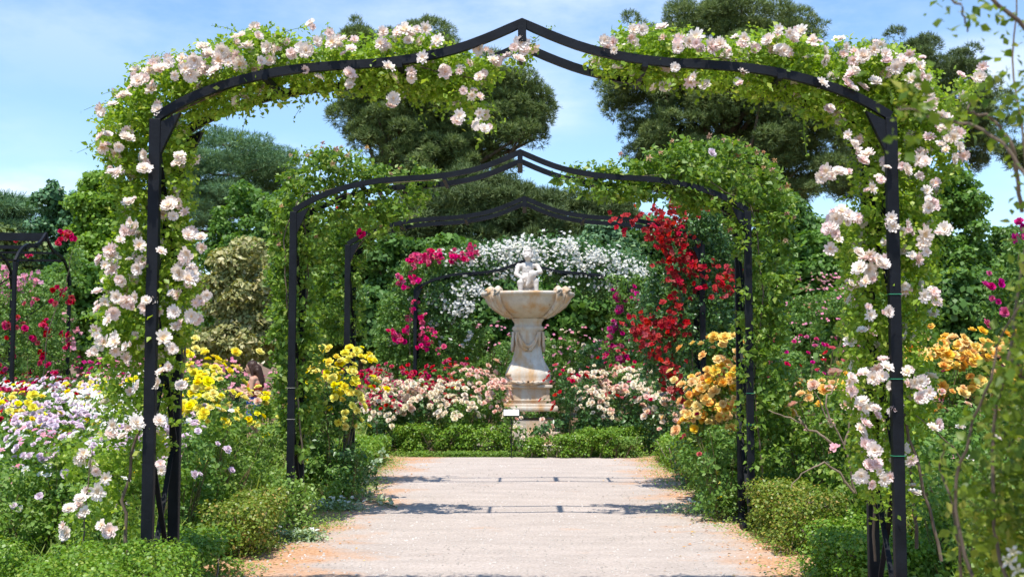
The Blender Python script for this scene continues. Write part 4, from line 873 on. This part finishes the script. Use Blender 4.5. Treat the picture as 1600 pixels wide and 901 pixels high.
# little edge plants
def edge_plants():
    for (px, py, d, r, kind, n, lb) in [(520,795,12.3,.35,'white',14,'white flowered creeping plant spilling at the left path edge'),(1105,800,12.1,.45,'white',16,'silver leaved creeping plant with white flowers at the right path edge'),(470,840,10.2,.22,'white',3,'small grey-green plant on the orange dirt, left')]:
        X = at(px, HOR, d)[0]; t = thing('creeping_plant', lb, 'plant', (X, d, 0), 'creeping plants on the path edge'); m = 900
        P = np.stack([rng.normal(size=m)*r*.5, rng.normal(size=m)*r*.22, .01+.09*rng.random(m)**1.5], -1); a = Acc(); a.add(scat(T_LEAF, P, rsph(m)*.7+[0, 0, 1], .035)); a.obj('foliage', M['silver'], t)
        q = np.stack([rng.normal(size=n)*r*.5, rng.normal(size=n)*r*.2-.04, .09+.05*rng.random(n)], -1); put_blooms(t, q, rsph(n)*.4+[0, -.4, 1], .04, 'white')
    # arching bramble cane over the path edge at left
    t = thing('rose_cane', 'long rose cane arching from the left hedge onto the path', 'cane', (-2.3, 12.6, 0)); O = np.array([-2.3, 12.6, 0])
    pts = at(np.array([600,585,570,560,575,600,620.]), np.array([705,725,745,762,775,790,800.]), np.array([14.5,14,13.5,13.2,13,12.8,12.4])) - O; pts[:, 2] = np.maximum(pts[:, 2], .02)
    V, Q = tubes([(pts, .006)]); mk('stem', V, Q, M['stem'], t); i = rng.integers(0, 6, 160); f = rng.random(160)[:, None]; P = pts[i]*(1-f)+pts[i+1]*f+rng.normal(size=(160, 3))*.03
    a = Acc(); a.add(scat(T_LEAF, P, rsph(160)+[0, 0, 1], .07)); a.obj('foliage', M['silver'], t)
    # bare twiggy shrub on the right
    t = thing('bare_shrub', 'half bare grey twigs standing above the right hedge', 'shrub', (3.1, 9.3, 0)); O = np.array([3.1, 9.3, 0]); ls = []
    for s in [[(1335,770),(1325,710),(1300,660),(1270,610)], [(1318,700),(1330,650),(1325,600)], [(1300,690),(1250,660),(1200,640)], [(1335,765),(1290,720),(1260,735),(1235,760)], [(1300,665),(1290,630),(1310,590)], [(1262,668),(1240,640)]]:
        p = np.array(s, float); q = at(p[:, 0], p[:, 1], 9.2)-O; ti = np.linspace(0, 1, 12); q = np.stack([np.interp(ti, np.linspace(0, 1, len(q)), q[:, j]) for j in range(3)], -1)+rng.normal(size=(12, 3))*.008; ls.append((q, np.linspace(.011, .004, 12)))
    V, Q = tubes(ls, 5); mk('stem', V, Q, M['cane'], t)
edge_plants()

# ------------------------------------------------------------------ blurred near shrub on the right
def near_shrub():
    t = thing('rose_shrub', 'large out-of-focus leafy rose shrub filling the right edge, nearest the camera', 'shrub', (1.5, 2.9, 0)); O = np.array([1.5, 2.9, 0])
    canes = [([(1640,1100),(1560,900),(1545,700),(1570,560),(1590,430),(1600,330),(1585,200),(1572,80),(1582,-30)], 2.9), ([(1600,1100),(1520,900),(1500,760),(1530,620),(1560,520),(1600,440)], 2.7), ([(1660,500),(1640,330),(1560,190),(1480,170),(1415,160)], 2.5),
             ([(1640,1000),(1590,800),(1620,600),(1640,400)], 3.1), ([(1540,1100),(1500,900),(1475,760),(1460,690)], 3.0), ([(1620,60),(1520,-40),(1450,-20),(1460,30),(1478,75)], 2.6), ([(1600,330),(1550,200),(1500,180),(1520,150)], 2.9), ([(1690,620),(1600,590),(1585,560)], 2.5)]
    ls = []; LP = []; LN = []; LS = []
    for pts, d in canes:
        p = np.array(pts, float); q = at(p[:, 0], p[:, 1], d)-O; ti = np.linspace(0, 1, 30); q = np.stack([np.interp(ti, np.linspace(0, 1, len(q)), q[:, j]) for j in range(3)], -1)
        k = np.ones(5)/5; 
        for j in range(3): q[2:-2, j] = np.convolve(q[:, j], k, 'valid')
        q[:, 1] += np.cumsum(rng.normal(size=30))*.012; ls.append((q, np.linspace(.0055, .0018, 30)))
        m = 70; i = rng.integers(0, 29, m); f = rng.random(m)[:, None]; LP.append(q[i]*(1-f)+q[i+1]*f+rng.normal(size=(m, 3))*.022); 
    # dense body
    pc = poly_pts([(1640,420),(1625,450),(1610,520),(1580,590),(1545,650),(1525,720),(1520,800),(1530,930),(1760,930),(1760,380)], 170); C = at(pc[:, 0], pc[:, 1], 2.6+.9*rng.random(170))-O
    i = rng.integers(0, 170, 8000); LP.append(C[i]+rsph(8000)*(.085*rng.random(8000)**.5)[:, None])
    pc = poly_pts([(1395,110),(1440,100),(1455,170),(1440,235),(1400,200)], 12); C = at(pc[:, 0], pc[:, 1], 2.3)-O; i = rng.integers(0, 12, 46); LP.append(C[i]+rng.normal(size=(46, 3))*.02)
    pc = poly_pts([(1530,60),(1600,40),(1600,210),(1560,160)], 14); C = at(pc[:, 0], pc[:, 1], 2.7)-O; i = rng.integers(0, 14, 90); LP.append(C[i]+rng.normal(size=(90, 3))*.03)
    P = np.concatenate(LP); a = Acc(); a.add(scat(T_LEAF, P, rsph(len(P))+[0, -.4, .7], .026*(1+.35*rng.normal(size=len(P))).clip(.4, 1.6))); a.obj('foliage', M['near'], t)
    V, Q = tubes(ls, 7); mk('stem', V, Q, M['bark'], t, smooth=True)
    put_blooms(t, at(np.array([1575, 1590, 1583]), np.array([875, 890, 862]), 2.9)-O, rsph(3)*.3+[-.3, -1, .3], .05, 'white', style='dead')
near_shrub()

# ================================================================== OBJECTS
def lathe(prof, k=48, sq=0, cen=(0, 0)):
    """prof [(r,z)]; sq>0 squares the section (superellipse)"""
    V = []; Q = []
    for r, z in prof:
        for i in range(k):
            a = 2*math.pi*i/k+math.pi/4*0
            c, s = math.cos(a), math.sin(a); f = 1
            if sq: f = 1/((abs(c)**sq+abs(s)**sq)**(1/sq))
            V.append((cen[0]+r*f*c, cen[1]+r*f*s, z))
    n = len(prof)
    for j in range(n-1):
        for i in range(k): Q.append((j*k+i, j*k+(i+1) % k, (j+1)*k+(i+1) % k, (j+1)*k+i))
    return V, Q
def merge(vq):
    V = []; Q = []; n = 0
    for v, q in vq: V.append(np.asarray(v)); Q.append(np.asarray(q)+n); n += len(v)
    return np.concatenate(V), np.concatenate(Q)
def union_mesh(name, prims, voxel, mt, parent, smooth_it=6):
    """prims: ('c', a, b, ra, rb) tapered capsule | ('e', centre, radii); fused into one continuous surface"""
    bm = bmesh.new()
    for p in prims:
        if p[0] == 'e':
            r = bmesh.ops.create_icosphere(bm, subdivisions=3, radius=1)
            for v in r['verts']: v.co = Vector((v.co.x*p[2][0], v.co.y*p[2][1], v.co.z*p[2][2]))+Vector(p[1])
        else:
            a, b, ra, rb = Vector(p[1]), Vector(p[2]), p[3], p[4]; n = max(3, int((b-a).length/min(ra, rb)*1.6)+1)
            for i in range(n+1):
                t = i/n; r = bmesh.ops.create_icosphere(bm, subdivisions=2, radius=ra+(rb-ra)*t)
                for v in r['verts']: v.co += a+(b-a)*t
    me = bpy.data.meshes.new('tmp'); bm.to_mesh(me); bm.free(); o = bpy.data.objects.new('tmp', me); COL.objects.link(o)
    m = o.modifiers.new('r', 'REMESH'); m.mode = 'VOXEL'; m.voxel_size = voxel; m.use_smooth_shade = True
    s = o.modifiers.new('s', 'SMOOTH'); s.iterations = smooth_it; s.factor = .5
    dg = bpy.context.evaluated_depsgraph_get(); me2 = bpy.data.meshes.new_from_object(o.evaluated_get(dg)); bpy.data.objects.remove(o)
    me2.name = name; me2.materials.clear(); me2.materials.append(mt)
    o2 = bpy.data.objects.new(name, me2); COL.objects.link(o2); o2.parent = parent
    me2.polygons.foreach_set('use_smooth', np.ones(len(me2.polygons), bool))
    return o2
def fountain():
    d = 21.2; S = F/d; z = lambda y: HC+(HOR-y)/S; X = float(at(825, HOR, d)[0])
    t = thing('stone_fountain', 'weathered marble bowl fountain on a carved pedestal at the path end', 'fountain', (X, d, 0))
    # stepped base
    bm = bmesh.new(); box(bm, (0, 0, .06), (2.0, 2.0, .12), bevel=.02); box(bm, (0, 0, .22), (1.2, 1.2, .2), bevel=.015); box(bm, (0, 0, z(660)-.18), (.96, .96, .52), bevel=.012); bmobj('base', bm, M['stone'], t)
    bm = bmesh.new(); box(bm, (0, 0, z(640)+.045), (1.1, 1.1, .09), bevel=.03); box(bm, (0, 0, z(640)+.115), (.98, .98, .05), bevel=.015); bmobj('cornice', bm, M['stone'], t)
    bm = bmesh.new(); h0 = z(640)+.14; h1 = z(600); box(bm, (0, 0, (h0+h1)/2), (.80, .80, h1-h0), bevel=.012); box(bm, (0, 0, h1-.03), (.9, .9, .055), bevel=.015); box(bm, (0, 0, h0+.06), (.84, .84, .03), bevel=.01); bmobj('plinth', bm, M['stone'], t)
    # pedestal: squared baluster
    pr = [(.40, z(600)), (.44, z(597)), (.42, z(592)), (.43, z(588)), (.42, z(582)), (.38, z(574)), (.31, z(564)), (.265, z(552)), (.25, z(540)), (.25, z(525)), (.27, z(518)), (.30, z(514)), (.29, z(511)), (.255, z(509)), (.26, z(504)), (.30, z(500)), (.3, z(498))]
    V, Q = merge([lathe(pr, 48, 4)]); V = np.array(V); mk('pedestal', V, Q, M['stone'], t, smooth=True)
    # swags and mascarons on each face, scroll feet at the corners
    for a in range(4):
        c, s = math.cos(a*math.pi/2), math.sin(a*math.pi/2); rot = lambda p: np.stack([p[:, 0]*c-p[:, 1]*s, p[:, 0]*s+p[:, 1]*c, p[:, 2]], -1)
        u = np.linspace(-1, 1, 15); ls = []
        for k, dz in enumerate((0, .07)):
            ls.append((rot(np.stack([u*.2, np.full(15, -.27)-.02*(1-u*u), z(520)-(.26+dz)*(1-u*u)], -1)), .025+.012*(1-u*u)))
        ls.append((rot(np.array([[-.2, -.27, z(519)], [-.215, -.28, z(530)], [-.205, -.28, z(542)]])), [.035, .028, .01])); ls.append((rot(np.array([[.2, -.27, z(519)], [.215, -.28, z(530)], [.205, -.28, z(542)]])), [.035, .028, .01]))
        V, Q = tubes(ls, 8); mk('swag', V, Q, M['stone'], t, smooth=True)
        # scroll foot on the corner
        th = math.pi/4+a*math.pi/2; cc, ss = math.cos(th), math.sin(th); q = []
        for k in range(22):
            f = k/21; ang = 4.6*f; rr = .13*(1-.75*f); q.append((.44+rr*math.cos(ang+.6)*.9, z(600)+.10+rr*math.sin(ang+.6)*.8))
        arc = [(.34, z(560)), (.40, z(572)), (.47, z(583))]+q; arc = np.array([(r*cc, r*ss, zz) for r, zz in arc]); V, Q = tubes([(arc, np.linspace(.05, .06, len(arc)))], 8); mk('scroll_foot', V, Q, M['stone'], t, smooth=True)
        # shell between the feet
        ls = []
        for k in range(-3, 4): ls.append((rot(np.array([[0, -.38, z(602)+.0], [k*.05, -.47, z(599)+.02], [k*.1, -.52+.02*abs(k), z(595)]])), [.02, .035, .02]))
        V, Q = tubes(ls, 7); mk('shell', V, Q, M['stone'], t, smooth=True)
    # bowl: outer and inner skin
    pr = [(.02, z(497)), (.33, z(498)), (.42, z(495)), (.60, z(488)), (.72, z(480)), (.80, z(471)), (.815, z(467)), (.84, z(465)), (.875, z(463)), (.885, z(460)), (.87, z(458)), (.82, z(458)), (.79, z(461)), (.7, z(470)), (.5, z(478)), (.02, z(482))]
    V, Q = lathe(pr, 72); V = np.array(V); ang = np.arctan2(V[:, 1], V[:, 0]); r = np.hypot(V[:, 0], V[:, 1]); lob = 1+.05*np.abs(np.cos(2*ang-math.pi/2))**6*(r > .6)
    V[:, 0] *= lob; V[:, 1] *= lob; mk('bowl', V, Q, M['stone'], t, smooth=True)
    for a in range(4):
        th = math.radians(45+90*a); cc, ss = math.cos(th), math.sin(th); ls = []
        for off, rr in ((-.085, .065), (.085, .065)):
            pts = [(.80, z(457)), (.87, z(455)), (.93, z(458)), (.93, z(464)), (.86, z(473)), (.76, z(482)), (.62, z(490)), (.46, z(496))]
            w = [1, 1.15, 1.3, 1.35, 1.1, .85, .6, .35]
            pts = np.array([(p*cc-off*k*ss, p*ss+off*k*cc, zz) for (p, zz), k in zip(pts, w)]); ls.append((pts, rr*np.array([.8, 1, 1.05, 1, .85, .75, .6, .4])))
        ce = np.array([(p*cc, p*ss, zz) for p, zz in [(.84, z(459)), (.9, z(463)), (.86, z(470)), (.76, z(480)), (.6, z(489))]]); ls.append((ce, [.04, .055, .055, .05, .03]))
        V, Q = tubes(ls, 10); mk('volute', V, Q, M['stone'], t, smooth=True)
    bm = bmesh.new(); bmesh.ops.create_cone(bm, cap_ends=True, segments=40, radius1=.72, radius2=.72, depth=.01); 
    for v in bm.verts: v.co.z += z(466)
    # statue: two putti seated on a rock
    s = thing('statue', 'small pale stone cherub statue seated on the fountain bowl', 'statue', (X, d, z(482))); bm.free()
    H = z(390)-z(482); q = H/1.1
    def g(x, y, zz): return (x*q*1.12, y*q*1.12, zz*q)
    rock = [('e', g(0, 0, .12), (.25*q, .22*q, .2*q)), ('e', g(-.1, -.06, .24), (.14*q, .13*q, .12*q)), ('e', g(.1, -.04, .26), (.13*q, .14*q, .13*q)), ('e', g(0, .08, .34), (.17*q, .13*q, .16*q)), ('e', g(.12, -.14, .2), (.1*q, .08*q, .1*q)), ('e', g(-.13, -.14, .19), (.1*q, .08*q, .09*q)), ('e', g(0, -.16, .22), (.08*q, .07*q, .08*q))]
    union_mesh('rock', rock, .018, M['stone2'], s, 3)
    fig = [('c', g(0, .04, .47), g(0, -.01, .76), .135*q, .115*q), ('e', g(0, -.04, .55), (.13*q, .11*q, .13*q)), ('e', g(0, 0, .80), (.165*q, .085*q, .07*q)),
           ('c', g(0, -.02, .8), g(0, -.04, .9), .05*q, .045*q), ('e', g(.0, -.06, .99), (.082*q, .095*q, .105*q)), ('e', g(0, -.15, .975), (.016*q, .02*q, .02*q)), ('e', g(.035, -.135, .955), (.03*q, .025*q, .03*q)), ('e', g(-.035, -.135, .955), (.03*q, .025*q, .03*q)),
           ('c', g(-.155, 0, .80), g(-.2, -.07, .64), .052*q, .044*q), ('c', g(-.2, -.07, .64), g(-.1, -.18, .56), .042*q, .03*q), ('e', g(-.08, -.19, .55), (.035*q, .035*q, .03*q)),
           ('c', g(.155, 0, .80), g(.21, -.08, .68), .052*q, .044*q), ('c', g(.21, -.08, .68), g(.12, -.2, .66), .042*q, .03*q), ('e', g(.1, -.21, .66), (.035*q, .035*q, .03*q)),
           ('c', g(-.07, 0, .46), g(-.13, -.2, .47), .085*q, .062*q), ('c', g(-.13, -.2, .47), g(-.12, -.19, .26), .058*q, .036*q), ('c', g(-.12, -.19, .25), g(-.12, -.26, .22), .034*q, .024*q),
           ('c', g(.07, 0, .46), g(.13, -.19, .5), .085*q, .062*q), ('c', g(.13, -.19, .5), g(.14, -.2, .29), .058*q, .036*q), ('c', g(.14, -.2, .28), g(.15, -.27, .25), .034*q, .024*q),
           ('e', g(.075, -.2, .63), (.085*q, .085*q, .075*q)), ('c', g(.06, -.22, .6), g(-.02, -.2, .42), .06*q, .03*q)]
    f = union_mesh('cherub', fig, .0125, M['stone2'], s, 4)
    hair = [('e', g(.075*math.cos(a)*.9, -.045+.075*math.sin(a), 1.02+.03*math.sin(3*a)), (.035*q, .035*q, .035*q)) for a in np.linspace(-.2, 3.4, 9)]+[('e', g(.04*math.cos(a), -.06+.04*math.sin(a), 1.075), (.035*q, .035*q, .03*q)) for a in np.linspace(0, 6, 6)]
    union_mesh('hair', hair, .012, M['stone2'], f, 2)
    for sx in (-1, 1):
        bm = bmesh.new(); bmesh.ops.create_icosphere(bm, subdivisions=2, radius=.011*q)
        for v in bm.verts: v.co += Vector(g(sx*.033, -.146, .998))
        bmobj('eye', bm, M['stone2'], f, True)
fountain()
def plaque():
    d = 18.95; X = float(at(799, HOR, d)[0]); t = thing('name_plaque', 'small white name plaque tilted on a thin black stake before the hedge', 'sign', (X, d, 0))
    bm = bmesh.new(); box(bm, (0, 0, .36), (.016, .016, .76)); bmobj('stake', bm, M['iron'], t)
    R = Matrix.Rotation(math.radians(52), 3, 'X'); zc = .75
    bm = bmesh.new(); box(bm, (0, 0, zc), (.275, .135, .012), R, bevel=.003); f = bmobj('holder', bm, M['iron'], t)
    bm = bmesh.new(); box(bm, Vector((0, 0, zc))+R @ Vector((0, 0, .0085)), (.25, .112, .004), R); bmobj('plate', bm, M['plate'], t)
plaque()
def person():
    d = 19.0; X = float(at(399, HOR, d)[0]); t = thing('person', 'woman with long brown hair in a red top, looking down among the roses', 'person', (X, d, 0), rz=math.radians(0))
    # body faces left (-x), head bowed; z up
    B = []
    def c(a, b, ra, rb): B.append(('c', a, b, ra, rb))
    def e(p, r): B.append(('e', p, r))
    for s in (-1, 1):
        y = .09*s
        c((0, y, .92), (-.02+.03*s, y, .5), .088, .058); c((-.02+.03*s, y, .5), (.0+.06*s, y, .09), .055, .036); c((.01+.06*s, y, .05), (-.15+.06*s, y, .035), .036, .026)
        c((.0, .17*s, 1.30), (.0-.03, .22*s, 1.04), .046, .038); c((-.03, .22*s, 1.04), (-.24, .15*s, 1.12), .036, .026)
        # hand: palm, four fingers, thumb
        h = Vector((-.265, .145*s, 1.13)); e(h, (.045, .022, .034))
        for k in range(4):
            f0 = h+Vector((-.035, 0, .022-.015*k)); L = (.05, .056, .052, .04)[k]; f1 = f0+Vector((-L*.6, -.006*s, -.004)); f2 = f1+Vector((-L*.45, -.012*s, -.016)); c(f0, f1, .0085, .008); c(f1, f2, .008, .0065)
        c(h+Vector((.01, -.01*s, .025)), h+Vector((-.03, -.02*s, .052)), .011, .008)
    e((0, 0, .93), (.125, .17, .12)); c((0, 0, .98), (.0, 0, 1.24), .115, .12); e((0, .09, 1.2), (.11, .09, .13)); e((0, -.09, 1.2), (.11, .09, .13)); e((.0, 0, 1.31), (.09, .19, .065))
    c((0, 0, 1.34), (-.045, 0, 1.43), .052, .048); e((-.065, 0, 1.50), (.092, .075, .105)); e((-.115, 0, 1.455), (.045, .045, .05)); c((-.152, 0, 1.50), (-.168, 0, 1.475), .011, .015)
    e((-.13, 0, 1.43), (.03, .03, .02)); e((-.148, 0, 1.452), (.012, .022, .007)); e((-.05, .075, 1.49), (.015, .01, .026)); e((-.05, -.075, 1.49), (.015, .01, .026))
    body = union_mesh('body', B, .0085, M['skin'], t, 3)
    for s in (-1, 1):
        bm = bmesh.new(); bmesh.ops.create_icosphere(bm, subdivisions=2, radius=.0115)
        for v in bm.verts: v.co += Vector((-.145, .032*s, 1.512))
        bmobj('eye', bm, M['eye'], body, True)
    Hh = [('e', (-.045, 0, 1.53), (.098, .087, .095)), ('e', (.0, 0, 1.48), (.085, .088, .1)), ('c', (.03, 0, 1.48), (.11, 0, 1.28), .085, .06), ('c', (.05, .05, 1.45), (.12, .07, 1.18), .05, .025), ('c', (.05, -.05, 1.45), (.12, -.07, 1.2), .05, .025), ('c', (-.06, -.07, 1.5), (.0, -.1, 1.3), .03, .02), ('c', (-.06, .07, 1.5), (.0, .1, 1.3), .03, .02)]
    union_mesh('hair', Hh, .012, M['hair'], t, 2)
    T = [('c', (0, 0, .96), (0, 0, 1.22), .125, .128), ('e', (0, .09, 1.18), (.12, .1, .12)), ('e', (0, -.09, 1.18), (.12, .1, .12)), ('c', (-.02, .1, 1.2), (0, .12, 1.34), .03, .025), ('c', (-.02, -.1, 1.2), (0, -.12, 1.34), .03, .025)]
    union_mesh('top', T, .012, M['shirt'], t, 3)
    T = [('e', (0, 0, .92), (.137, .185, .13)), ('c', (0, .09, .88), (-.01, .1, .64), .108, .098), ('c', (0, -.09, .88), (-.03, -.1, .64), .108, .098)]
    union_mesh('shorts', T, .014, M['shorts'], t, 3)
person()
def blue_board():
    d = 19; X = float(at(1518, HOR, d)[0]); t = thing('blue_board', 'bit of a bright blue board glimpsed behind the golden roses', 'board', (X, d, 0)); z = HC+(HOR-541)/F*d
    bm = bmesh.new(); box(bm, (0, 0, z), (.22, .03, .13), bevel=.008); bmobj('panel', bm, M['blue'], t)
    for s in (-1, 1):
        bm = bmesh.new(); box(bm, (s*.08, .03, z/2), (.035, .03, z)); bmobj('leg', bm, M['iron'], t)
blue_board()
print('objects', len(bpy.data.objects), 'polys', sum(len(o.data.polygons) for o in bpy.data.objects if o.type == 'MESH'))
